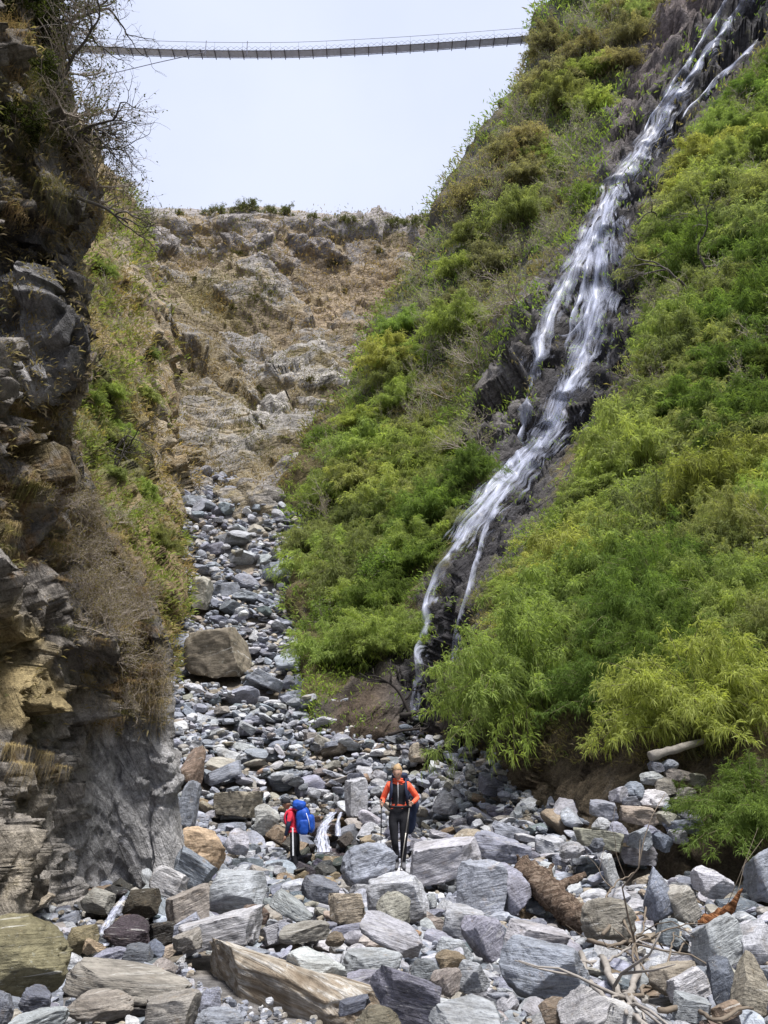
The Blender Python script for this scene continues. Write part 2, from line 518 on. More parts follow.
R5 = [(8,-14,.4),(9.5,-14,2.5),(12,-13,6),(16,-12,12),(21,-10,20),(28,-8,30),(35,-6,42),(44,-4,56),(54,-2,70)]
cols = [np.array([P(*q) for q in c]) for c in (S0, S_, M_, W_, R1, R2, R3)] + [np.array(R4, float), np.array(R5, float)]
ctrl = np.stack(cols, 1)
foot = ctrl[0].copy(); foot[:, 2] -= 1.6; foot -= (ctrl[1] - ctrl[0]) * .35
ctrl = np.concatenate([foot[None], ctrl], 0)
NR, NC = 420, 420
# more columns where the camera looks
A = cr_eval(ctrl, np.linspace(0, len(ctrl) - 1, NR))
A = np.swapaxes(A, 0, 1)
tc = np.concatenate([np.linspace(0, 1, 30), np.linspace(1.02, 6.2, 350), np.linspace(6.3, 8, 40)])
G = np.swapaxes(cr_eval(A, tc), 0, 1)
N = gnorm(G)
pts = G.reshape(-1, 3); nr = N.reshape(-1, 3)
if nr[:, 2].mean() < 0: nr = -nr
px, py, dd = PX(pts)
ROCKBAND = [(655,20),(612,110),(603,190),(572,255),(528,320),(478,385),(470,440),(500,470),(470,530),(430,575),(395,650),(330,700),(325,745),(345,765),(430,765),(490,742),(478,650),(468,600),(505,560),(548,500),(590,430),(632,345),(632,250),(655,190),(700,115),(768,40),(900,-80),(760,-100)]
WFALL_C = np.array([(760,-20),(735,40),(690,95),(650,150),(625,190),(607,245),(600,300),(585,370),(560,430),(515,490),(485,525),(450,580),(436,620),(428,680),(425,715)], float)
def seg_dist(px, py, L):
    best = np.full(np.shape(px), 1e9)
    for a, b in zip(L[:-1], L[1:]):
        ab = b - a; t = np.clip(((px - a[0]) * ab[0] + (py - a[1]) * ab[1]) / (ab @ ab), 0, 1)
        best = np.minimum(best, np.hypot(px - a[0] - t * ab[0], py - a[1] - t * ab[1]))
    return best
def soft_poly(px, py, poly, w):
    ins = inpoly(px, py, poly)
    L = np.array(poly + poly[:1], float)
    d = seg_dist(px, py, L)
    return sstep(-w, w, np.where(ins, d, -d))
rk = soft_poly(px, py, ROCKBAND, 22.0)
bank = soft_poly(px, py, [(470,740),(640,700),(800,780),(800,900),(640,880),(560,850),(490,800),(440,775)], 15.0) * (dd < 26)
wd = seg_dist(px, py, WFALL_C)
wet = sstep(60, 15, wd) * rk
k = dd / 45.0
FR = foliation((-.75, -.2, .62))
strat = facets((pts @ FR) * np.array([.16, .2, .34]) + .5 * fbm(pts * .3, 3, 41)[:, None] + 3, 40)
strat2 = facets((pts @ FR) * np.array([.5, .55, 1.0]) + .4 * fbm(pts * .9, 3, 42)[:, None] + 9, 80)
n1 = fbm(pts * .12, 5, 3); n2 = fbm(pts * .5, 5, 7)
disp = n1 * 1.6 * np.clip(k, .25, 1.6) + n2 * .55 * np.clip(k, .35, 1.5)
disp += rk * (strat * 1.5 + strat2 * .55 + .6 * fbm(pts * 1.3, 5, 43)) * np.clip(k, .5, 1.4)
disp -= rk * sstep(40, 5, wd) * .8 * np.clip(k, .5, 1.4)
disp = disp * (1 - .6 * bank) + bank * (strat2 * .3 + .12 * fbm(pts * 2.5, 5, 12) + .12 * facets((pts @ FR) * np.array([1.2, 1.6, 4.0]), 19))
pts = pts + nr * disp[:, None]
slope_P, slope_N = pts, nr
slope_px, slope_py, slope_d = PX(pts)
rock_c = mixc((.11, .098, .09), (.20, .185, .175), sstep(-.3, .4, n2))
rock_c = mixc(rock_c, (.05, .048, .053), wet * .85)
upper = sstep(300, 120, py) * rk
rock_c = mixc(rock_c, (.21, .165, .155), upper * (1 - wet) * .8)
rock_c = mixc(rock_c, (.21, .18, .15), bank)
low = sstep(600, 700, py) * rk
rock_c = mixc(rock_c, (.10, .075, .055), low * (1 - wet))
cov_c = mixc((.10, .115, .035), (.14, .11, .055), sstep(-.2, .3, n1))
cov_c = mixc(cov_c, (.135, .105, .07), np.clip(bank + low, 0, 1))
cov = .72 - .55 * rk + .3 * n2 + .1 * bank - .25 * sstep(450, 250, py) * (px < 640)
me = np_mesh('mountain_slope', pts, gfaces(NR, len(tc)), True, rock_c, {'cover': cov_c, 'cov': cov})
tag(link('mountain_slope', me, M_slope), 'steep green mountainside of rock and soil carrying the waterfall', 'mountainside', kind='structure')
slopeG = pts.reshape(NR, len(tc), 3)

# ---------------------------------------------------------------- far hillside
FX = [30, 90, 150, 200, 250, 300, 350, 400, 450, 520]
RID = [205, 206, 212, 214, 209, 215, 221, 226, 218, 214]
frows = [(560, 56), (505, 60.5), (470, 66), (440, 73), (400, 82), (350, 92), (300, 102), (255, 112)]
ctrl = []
for (y, d) in frows:
    ctrl.append([P(x, y + (0 if y > 300 else (RID[j] - 214) * .8), d + (-6 if x < 170 else 0) + (3 * math.sin(x * .05 + y * .02)) + max(0, x - 300) * .03) for j, x in enumerate(FX)])
ctrl.append([P(x, RID[j], 122 + (x - 250) * .02) for j, x in enumerate(FX)])
ctrl.append([P(x, RID[j] + 2, 150) for j, x in enumerate(FX)])
NR2, NC2 = 380, 380
G = patch(ctrl, NR2, NC2); nr = gnorm(G).reshape(-1, 3); pts = G.reshape(-1, 3)
if nr[:, 1].mean() > 0: nr = -nr
px, py, dd = PX(pts)
R_ = foliation((.35, -.25, .9))
wp = .6 * fbm(pts * .05, 4, 12)[:, None]
fa = facets((pts @ R_) * np.array([.05, .06, .09]) + wp, 11)
fb = facets((pts @ R_) * np.array([.16, .18, .3]) + 5 + wp * 2, 21)
fc = facets((pts @ R_) * np.array([.45, .5, .8]) + 5 + wp * 3, 31)
n1 = fbm(pts * .03, 5, 51); n2 = fbm(pts * .12, 5, 52); n3 = fbm(pts * .4, 4, 53)
ridge = sstep(205, 300, py)
disp = (n1 * 4.5 + fa * 1.4) * (.3 + .7 * ridge) + fb * (.75 + .8 * soft_poly(px, py, [(120,210),(430,218),(420,262),(130,262)], 12)) + fc * .5 + n2 * 1.6 + n3 * .9
top = sstep(225, 214, py) * (px > 110)
pts = pts + nr * (disp * (1 - .7 * top))[:, None]
far_P = pts; far_N = nr
rocky = np.clip(.5 + 1.1 * fb + .6 * fa + .5 * n2, 0, 1)
pale = soft_poly(px, py, [(215,300),(330,320),(330,420),(300,480),(215,450),(230,380)], 30)
cap = soft_poly(px, py, [(120,205),(430,215),(420,250),(330,260),(130,250)], 12)
tint = mixc((.30, .275, .255), (.37, .34, .30), sstep(-.35, .35, n2))
tint = mixc(tint, (.44, .415, .385), pale * .5)
tint = mixc(tint, (.29, .26, .255), cap * .6)
cover = mixc((.27, .21, .145), (.235, .195, .125), sstep(-.3, .3, n1))
cover = mixc(cover, (.17, .14, .05), soft_poly(px, py, [(170,285),(215,290),(250,325),(190,310)], 8) * .6 + sstep(.15, .45, n3) * .25)
grassy = soft_poly(px, py, [(120,225),(200,260),(300,290),(360,300),(340,330),(230,330),(260,430),(300,440),(280,470),(160,440)], 25)
cov = .50 - .6 * (rocky - .5) + .2 * grassy - .1 * pale - .15 * cap + .06
me = np_mesh('far_hillside', pts, gfaces(NR2, NC2), True, tint, {'cover': cover, 'cov': cov})
tag(link('far_hillside', me, M_far), 'brown rocky hillside with dry grass closing the head of the gorge', 'hillside', kind='structure')

# ---------------------------------------------------------------- left valley side behind the near cliff
LE = [(156,692,27),(166,600,41),(178,530,55),(186,470,63),(178,390,70),(156,310,76),(137,235,84),(116,190,92),(70,120,98),(20,30,104)]
LX = [(x - 12, y - 4, d + 22) for x, y, d in LE]
LC = [(122,700,24),(132,600,34),(143,520,44),(143,450,51),(128,380,57),(112,300,63),(100,230,71),(88,180,79),(40,110,88),(-20,20,95)]
LD = [(70,700,20),(78,600,26),(85,520,33),(78,440,40),(66,360,46),(56,280,53),(44,200,60),(34,140,68),(-30,80,78),(-100,0,86)]
LF = [(-60,720,16),(-60,610,20),(-60,520,26),(-70,440,32),(-80,360,38),(-100,270,45),(-120,180,52),(-140,110,60),(-200,30,70),(-280,-60,78)]
cols = [[P(*q) for q in c] for c in (LX, LE, LC, LD, LF)]
ctrl = np.stack([np.array(c) for c in cols], 1)
NR3, NC3 = 300, 200
G = patch(ctrl, NR3, NC3); nr = gnorm(G).reshape(-1, 3); pts = G.reshape(-1, 3)
if (nr[:, 0]).mean() < 0: nr = -nr
px, py, dd = PX(pts)
R_ = foliation((.8, -.3, .5))
wp = .6 * fbm(pts * .2, 3, 12)[:, None]
fa = facets((pts @ R_) * np.array([.1, .12, .18]) + wp, 61); fb = facets((pts @ R_) * np.array([.3, .34, .5]) + wp * 2, 62)
n1 = fbm(pts * .1, 5, 63); n2 = fbm(pts * .5, 5, 64)
disp = fa * 1.2 + fb * .45 + n1 * 1.2 + n2 * .5
pts = pts + nr * disp[:, None]
left_P, left_N = pts, nr
left_px, left_py, left_d = PX(pts)
och = soft_poly(px, py, [(105,225),(140,240),(175,300),(200,420),(210,500),(170,530),(140,420),(110,300)], 16)
tint = mixc((.28, .25, .215), (.44, .37, .27), och)
cover = mixc((.19, .18, .075), (.31, .23, .13), np.clip(och + sstep(-.2, .3, n1) * .9, 0, 1))
cov = .75 - .3 * och + .3 * n2
me = np_mesh('valley_side', pts, gfaces(NR3, NC3), True, tint, {'cover': cover, 'cov': cov})
tag(link('valley_side', me, M_slope), 'grassy ochre valley side rising behind the dark near cliff', 'hillside', kind='structure')

# ---------------------------------------------------------------- near cliff on the left
CROWS = [(960, 176, 12.2, 6.6), (890, 176, 12.4, 6.5), (820, 173, 12.7, 6.5), (755, 170, 12.9, 6.4), (690, 166, 12.9, 6.4), (640, 163, 13.0, 6.5),
         (590, 148, 13.1, 6.5), (520, 104, 12.9, 6.6), (480, 86, 12.5, 6.7), (430, 66, 12.4, 6.7), (385, 80, 11.8, 6.5), (350, 78, 11.9, 6.5),
         (300, 70, 12.2, 6.8), (250, 82, 12.4, 6.9), (205, 105, 12.7, 7.0), (140, 78, 12.7, 7.0), (70, 60, 12.8, 7.1), (0, 44, 13.0, 7.2), (-100, 32, 13.2, 7.3), (-230, 16, 13.4, 7.4)]
ctrl = []
for (y, xe, de, dl) in CROWS:
    row = [P(-560, y - 120, dl - 3.2), P(-300, y - 40, dl - 1.6)]
    for f in (0, .2, .38, .54, .68, .8, .91, 1.0):
        x = -120 + (xe + 120) * f
        d = dl + (de - dl) * f ** 1.15
        if 690 <= y <= 900:                       # the leaning grey slab at the foot, with a re-entrant before it
            d += {.54: .15, .68: .75, .8: .5, .91: -.1}.get(f, 0)
        if y < 420: d += {.54: .3, .68: .5}.get(f, 0)
        row.append(P(x, y, d))
    row.append(P(xe - 25, y, de + 5)); row.append(P(xe - 120, y, de + 12))
    ctrl.append(row)
NR4, NC4 = 520, 330
A = cr_eval(np.array(ctrl), np.linspace(0, len(ctrl) - 1, NR4))
A = np.swapaxes(A, 0, 1)
tc4 = np.concatenate([np.linspace(0, 2, 30), np.linspace(2.02, 9.3, 270), np.linspace(9.35, 11, 30)])
G = np.swapaxes(cr_eval(A, tc4), 0, 1)
nr = gnorm(G).reshape(-1, 3); pts = G.reshape(-1, 3)
if nr[:, 0].mean() < 0: nr = -nr
px, py, dd = PX(pts)
R_ = foliation((.82, -.35, .5))
wp = .45 * fbm(pts * .6, 4, 12)[:, None]
fa = facets((pts @ R_) * np.array([.38, .45, .8]) + wp, 71, 1.0)
fb = facets((pts @ R_) * np.array([1.1, 1.2, 2.0]) + 4 + wp * 2, 72, 1.0)
fc = facets((pts @ R_) * np.array([3.2, 3.4, 6]) + 4 + wp * 4, 73)
n1 = fbm(pts * .35, 5, 74); n2 = fbm(pts * 1.4, 5, 75); n3 = fbm(pts * 5, 4, 76)
slab = soft_poly(px, py, [(100,715),(172,700),(180,960),(85,960),(60,880)], 10)
edgew = sstep(12.6, 10.6, dd) - .25
disp = fa * .55 + fb * .5 + fc * .2 + n1 * .25 + n2 * .10 + n3 * .03
flat = .24 * fa + .06 * fb + .05 * fc + .06 * n1 + .04 * n2 + .012 * n3
hole = soft_poly(px, py, [(-20,270),(12,285),(20,320),(8,340),(-30,340)], 6) + soft_poly(px, py, [(0,180),(8,185),(6,260),(-5,260)], 4) + soft_poly(px, py, [(52,560),(78,560),(80,625),(58,640)], 7)
disp = disp * (.4 + .6 * edgew)
disp = disp * (1 - slab) + flat * slab - hole * .6
pts = pts + nr * disp[:, None]
cliff_P, cliff_N = pts, nr
cliff_px, cliff_py, cliff_d = PX(pts)
tint = mixc((.25, .225, .20), (.40, .37, .34), sstep(-.3, .3, n1))
ochre = np.clip(soft_poly(px, py, [(-40,590),(40,620),(72,640),(60,720),(10,740),(-40,730)], 14) + soft_poly(px, py, [(-60,770),(50,770),(40,830),(20,910),(-60,920)], 18) * .3, 0, 1)
tint = mixc(tint, (.38, .30, .16), ochre * sstep(-.5, .2, n2))
grey = soft_poly(px, py, [(5,280),(30,255),(60,330),(58,440),(40,470),(5,400)], 10)
tint = mixc(tint, (.42, .41, .42), grey * .8)
tint = mixc(tint, (.43, .42, .42), slab)
tint = mixc(tint, (.21, .16, .11), soft_poly(px, py, [(62,300),(90,300),(95,400),(70,420)], 8) * .6)
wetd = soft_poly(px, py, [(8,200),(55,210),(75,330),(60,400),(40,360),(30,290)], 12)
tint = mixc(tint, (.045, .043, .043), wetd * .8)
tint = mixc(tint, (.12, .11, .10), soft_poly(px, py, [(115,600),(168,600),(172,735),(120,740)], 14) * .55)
cover = mixc((.25, .165, .09), (.17, .14, .075), sstep(-.2, .3, n2))
cover = mixc(cover, (.065, .07, .025), soft_poly(px, py, [(0,-60),(60,-60),(80,200),(20,180)], 20) * .6)
grass = soft_poly(px, py, [(-40,390),(60,400),(150,560),(165,690),(110,700),(70,560),(-40,620)], 25)
cov = .12 + .45 * grass * (1 - ochre) + .35 * n2 - .5 * slab - .3 * wetd + .25 * soft_poly(px, py, [(0,-200),(60,-200),(110,210),(10,190)], 20) + .3 * soft_poly(px, py, [(-60,720),(60,735),(50,785),(-60,790)], 10)
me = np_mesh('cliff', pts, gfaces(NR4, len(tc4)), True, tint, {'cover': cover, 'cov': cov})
tag(link('cliff', me, M_cliff), 'dark craggy near cliff with dry grass and an ochre face', 'cliff', kind='structure')
# ================================================================ labels that single a thing out
USED = {}
def where(px, py, anchors, k=0):
    """the k-th nearest landmark and on which side of it (px, py) is seen"""
    d = sorted((math.hypot(px - a[0], py - a[1]), a) for a in anchors)
    dist, a = d[min(k, len(d) - 1)]
    dx, dy = px - a[0], py - a[1]
    if abs(dx) > 2.2 * abs(dy): rel = 'right of' if dx > 0 else 'left of'
    elif abs(dy) > 2.2 * abs(dx): rel = 'below' if dy > 0 else 'above'
    else: rel = ('below and ' if dy > 0 else 'above and ') + ('right of' if dx > 0 else 'left of')
    near = 'just ' if dist < 38 else ''
    return near + rel + ' ' + a[2]

def unique_label(make, px, py, anchors):
    for k in range(6):
        for extra in range(2):
            s = make(where(px, py, anchors, k), extra)
            if len(s.split()) <= 16 and s not in USED:
                USED[s] = 1; return s
    k = 0
    base = make(where(px, py, anchors, 0), 0)
    for a in ('the upper',) if 'stone wall' in base else ('the smaller',):
        s = a + ' ' + base
        if s not in USED and len(s.split()) <= 16: USED[s] = 1; return s
    return ' '.join(base.replace('just ', '').split()[:16])

# ================================================================ rocks
ICO = {}
def ico(sub):
    if sub not in ICO:
        bm = bmesh.new(); bmesh.ops.create_icosphere(bm, subdivisions=sub, radius=1)
        V = np.array([v.co[:] for v in bm.verts]); Fc = np.array([[v.index for v in f.verts] for f in bm.faces]); bm.free()
        ICO[sub] = (V, Fc)
    return ICO[sub]


def rock_geo(seed, sub, kind):
    V, Fc = ico(sub); V = V.copy(); r = np.random.default_rng(seed)
    pl = []
    def add(n, d): n = np.asarray(n, float); pl.append((n / np.linalg.norm(n), d))
    if kind == 'slab':
        add((r.normal(0, .12), r.normal(0, .12), 1), .42); add((r.normal(0, .12), r.normal(0, .12), -1), .42)
        n = r.integers(5, 8); a0 = r.uniform(0, 6)
        for i in range(n): a = a0 + i * 2 * PI / n + r.normal(0, .25); add((math.cos(a), math.sin(a), r.normal(0, .25)), r.uniform(.62, .92))
    elif kind == 'block':
        add((r.normal(0, .2), r.normal(0, .2), 1), r.uniform(.55, .68)); add((r.normal(0, .15), r.normal(0, .15), -1), .6)
        a0 = r.uniform(-.3, .3)
        for i in range(4): a = a0 + i * PI / 2 + r.normal(0, .22); add((math.cos(a), math.sin(a), r.normal(0, .2)), r.uniform(.55, .75))
        for i in range(3): add(r.normal(0, 1, 3), r.uniform(.75, .92))
    elif kind == 'wedge':
        a = r.uniform(0, 6); add((.65 * math.cos(a), .65 * math.sin(a), 1), r.uniform(.35, .5)); add((r.normal(0, .2), r.normal(0, .2), -1), .5)
        a0 = r.uniform(0, 6)
        for i in range(5): a = a0 + i * 2 * PI / 5 + r.normal(0, .3); add((math.cos(a), math.sin(a), r.normal(0, .35)), r.uniform(.55, .85))
        for i in range(3): add(r.normal(0, 1, 3), r.uniform(.7, .92))
    else:
        for i in range(15): add(r.normal(0, 1, 3), r.uniform(.74, .93))
        add((0, 0, -1), .65)
    for i in range(4): add(r.normal(0, 1, 3), r.uniform(.8, .98))
    for it in range(4):
        for n, d in pl:
            t = V @ n - d; V -= np.maximum(t, 0)[:, None] * n
    D = V / (np.linalg.norm(V, axis=1)[:, None] + 1e-6)
    amp = {'slab': .8, 'block': .75, 'wedge': .8, 'round': 1.1}[kind]
    V = V + D * (amp * (.075 * fbm(V * 1.3 + seed, 3, seed))[:, None])
    if sub >= 3: V = V + D * (amp * (.05 * facets(V * 2.2 + seed * .7, seed))[:, None])
    if sub >= 4: V = V + D * (amp * (.022 * facets(V * np.array([4, 4, 9]) + seed * .3, seed + 3) + .022 * fbm(V * 6 + seed, 4, seed + 1))[:, None])
    lo, hi = V.min(0), V.max(0)
    V = (V - (lo + hi) / 2) / (hi - lo)
    return V, Fc

KINDS = ['slab', 'block', 'wedge', 'round']
HI = {k: [np_mesh('boulder_' + k, *rock_geo(100 + 17 * i + j * 7, 5, k), smooth=True) for i in range(7 if k != 'round' else 5)] for j, k in enumerate(KINDS)}
MID = {k: [np_mesh('boulder_' + k, *rock_geo(300 + 17 * i + j * 7, 4, k), smooth=True) for i in range(8)] for j, k in enumerate(KINDS)}
LO3 = [rock_geo(500 + 13 * i, 3, KINDS[i % 4 if i % 8 < 7 else 0]) for i in range(24)]
LO2 = [rock_geo(700 + 13 * i, 2, KINDS[i % 4 if i % 8 < 7 else 0]) for i in range(24)]
for d_ in (HI, MID):
    for k in d_:
        for me in d_[k]: me.materials.append(M_rock)

RC = {'bg': (.245, .258, .30), 'lg': (.35, .355, .378), 'wh': (.46, .46, .465), 'dg': (.14, .15, .175), 'bk': (.05, .048, .046), 'tn': (.29, .25, .195),
      'br': (.19, .145, .10), 'oc': (.215, .18, .12), 'ru': (.27, .19, .125), 'ms': (.165, .155, .115), 'pk': (.42, .31, .22), 'gb': (.27, .25, .22)}
RN = {'bg': 'blue-grey', 'lg': 'pale grey', 'wh': 'whitish', 'dg': 'dark grey', 'bk': 'wet black', 'tn': 'tan', 'br': 'brown', 'oc': 'ochre', 'ru': 'rusty',
      'ms': 'mossy brown', 'pk': 'pinkish tan', 'gb': 'grey-brown'}

# support height map of the bed
CELL = .06
X0, X1, Y0, Y1 = -19.0, 9.0, 3.0, 66.0
gx = np.arange(X0, X1, CELL); gy = np.arange(Y0, Y1, CELL)
GX, GY = np.meshgrid(gx, gy, indexing='ij')
BED = bed(GX, GY) - np.clip(GY * 0.02, 0, .9); HM = BED.copy()


def settle(x, y, w, dpt, h, yaw, q=.7, sink=.12, write=True):
    rad = max(w, dpt) * .5
    i0, i1 = int((x - rad - X0) / CELL), int((x + rad - X0) / CELL) + 2
    j0, j1 = int((y - rad - Y0) / CELL), int((y + rad - Y0) / CELL) + 2
    if i0 < 0 or j0 < 0 or i1 >= len(gx) or j1 >= len(gy): return float(bed(x, y)) - 0.02 * y + h * .3
    dx = GX[i0:i1, j0:j1] - x; dy = GY[i0:i1, j0:j1] - y
    c, s = math.cos(yaw), math.sin(yaw)
    u = (dx * c + dy * s) / (w * .5); v = (-dx * s + dy * c) / (dpt * .5)
    r = np.abs(u) ** 2.6 + np.abs(v) ** 2.6
    m = r < 1
    if not m.any(): return float(bed(x, y)) + h * .3
    prof = (1 - r[m]) ** .45 * h * .5
    H = HM[i0:i1, j0:j1]
    z = np.quantile(H[m] + prof, q) - sink * h
    if write:
        H[m] = np.maximum(H[m], z + prof)
    return z


def put_rock(me, loc, size, yaw, roll, col, tiltx=0.0):
    o = bpy.data.objects.new('boulder', me); COL.objects.link(o)
    o.location = loc; o.scale = size
    o.rotation_euler = (Matrix.Rotation(roll, 3, 'Y') @ Matrix.Rotation(tiltx, 3, 'X') @ Matrix.Rotation(yaw, 3, 'Z')).to_euler()
    j = np.random.default_rng(int(abs(loc[0] * 977 + loc[1] * 131) * 10) % 99991).normal(0, 1, 4)
    b = np.array(RC[col]) * (1 + .10 * j[0]) + .006 * j[1:4]
    o.color = (*np.clip(b, .02, .8), 1)
    return o

HERO_M = np.zeros(HM.shape, bool)
def stamp(x, y, z, w, dpt, h, yaw):
    rad = max(w, dpt) * .5
    i0, i1 = max(int((x - rad - X0) / CELL), 0), int((x + rad - X0) / CELL) + 2
    j0, j1 = max(int((y - rad - Y0) / CELL), 0), int((y + rad - Y0) / CELL) + 2
    dx = GX[i0:i1, j0:j1] - x; dy = GY[i0:i1, j0:j1] - y
    c, s = math.cos(yaw), math.sin(yaw)
    r = np.abs((dx * c + dy * s) / (w * .5)) ** 2.6 + np.abs((-dx * s + dy * c) / (dpt * .5)) ** 2.6
    m = r < 1
    H = HM[i0:i1, j0:j1]; H[m] = np.maximum(H[m], z + (1 - r[m]) ** .45 * h * .5)
    HERO_M[i0:i1, j0:j1] |= r < .9


SCR = np.full((1200, 960), 1e9)          # depth of the placed big stones as the camera sees them (offset 88 px)
def reserve(x0, y0, x1, y1, d):
    S = SCR[max(int(y0) + 88, 0):max(int(y1) + 88, 0), max(int(x0) + 88, 0):max(int(x1) + 88, 0)]; np.minimum(S, d, out=S)


def fit_rock(me, loc, size, yaw, roll, col, box, grow_d=True):
    """a stone at its own distance, sized and seated so that its outline is the photographed one"""
    n = len(me.vertices); V = np.zeros(n * 3, np.float32); me.vertices.foreach_get('co', V); V = V.reshape(-1, 3).astype(float)
    R = np.array(Matrix.Rotation(roll, 3, 'Y') @ Matrix.Rotation(yaw, 3, 'Z'))
    loc = np.array(loc, float); size = np.array(size, float); x0, y0, x1, y1 = box
    for it in range(6):
        W_ = (V * size) @ R.T + loc
        a, b, dd = PX(W_)
        s1 = (x1 - x0) / (a.max() - a.min()); s2 = (y1 - y0) / (b.max() - b.min())
        ca, sa = abs(math.cos(roll)), abs(math.sin(roll))
        size[0] *= (s1 * ca + s2 * sa) / (ca + sa); size[2] *= (s2 * ca + s1 * sa) / (ca + sa); size[1] *= (s1 * s2) ** .25
        W_ = (V * size) @ R.T + loc; a, b, dd = PX(W_); dm = dd.mean()
        loc = loc + RT * ((x0 + x1) / 2 - (a.max() + a.min()) / 2) / F * dm + np.array([0, 0, 1]) * ((b.max() + b.min()) / 2 - (y0 + y1) / 2) / F * dm
    o = put_rock(me, tuple(loc), tuple(size), yaw, roll, col)
    W_ = (V * size) @ R.T + loc; a, b, dd = PX(W_)
    # note where it lies, from above and as seen
    i = ((W_[:, 0] - X0) / CELL).astype(int); j = ((W_[:, 1] - Y0) / CELL).astype(int); k = (i >= 0) & (j >= 0) & (i < len(gx)) & (j < len(gy))
    np.maximum.at(HM, (i[k], j[k]), W_[k, 2]); HERO_M[i[k], j[k]] = True
    cx, cy = (a.max() + a.min()) / 2, (b.max() + b.min()) / 2; dmin = dd.min()
    for f in (1.0, .8, .6):      # rough ellipse of the outline
        reserve(cx - (a.max() - a.min()) * .5 * f, cy - (b.max() - b.min()) * .5 * math.sqrt(max(1 - f * f, .04)) , cx + (a.max() - a.min()) * .5 * f, cy + (b.max() - b.min()) * .5 * math.sqrt(max(1 - f * f, .04)) * .6, dd.mean())
    return o


def hides(x, y, z, w, h, d):
    a, b, dd = PX(np.array([[x, y, z]])); a, b, dd = a[0] + 88, b[0] + 88, dd[0]
    hw, hh = w * F / dd * .5, h * F / dd * .5
    S = SCR[int(max(b - hh, 0)):int(max(b + hh, 0)) + 1, int(max(a - hw, 0)):int(max(a + hw, 0)) + 1]
    return S.size > 0 and (S > dd - .1).mean() > 0 and ((S < 1e8) & (S > dd - .05)).mean() > .22

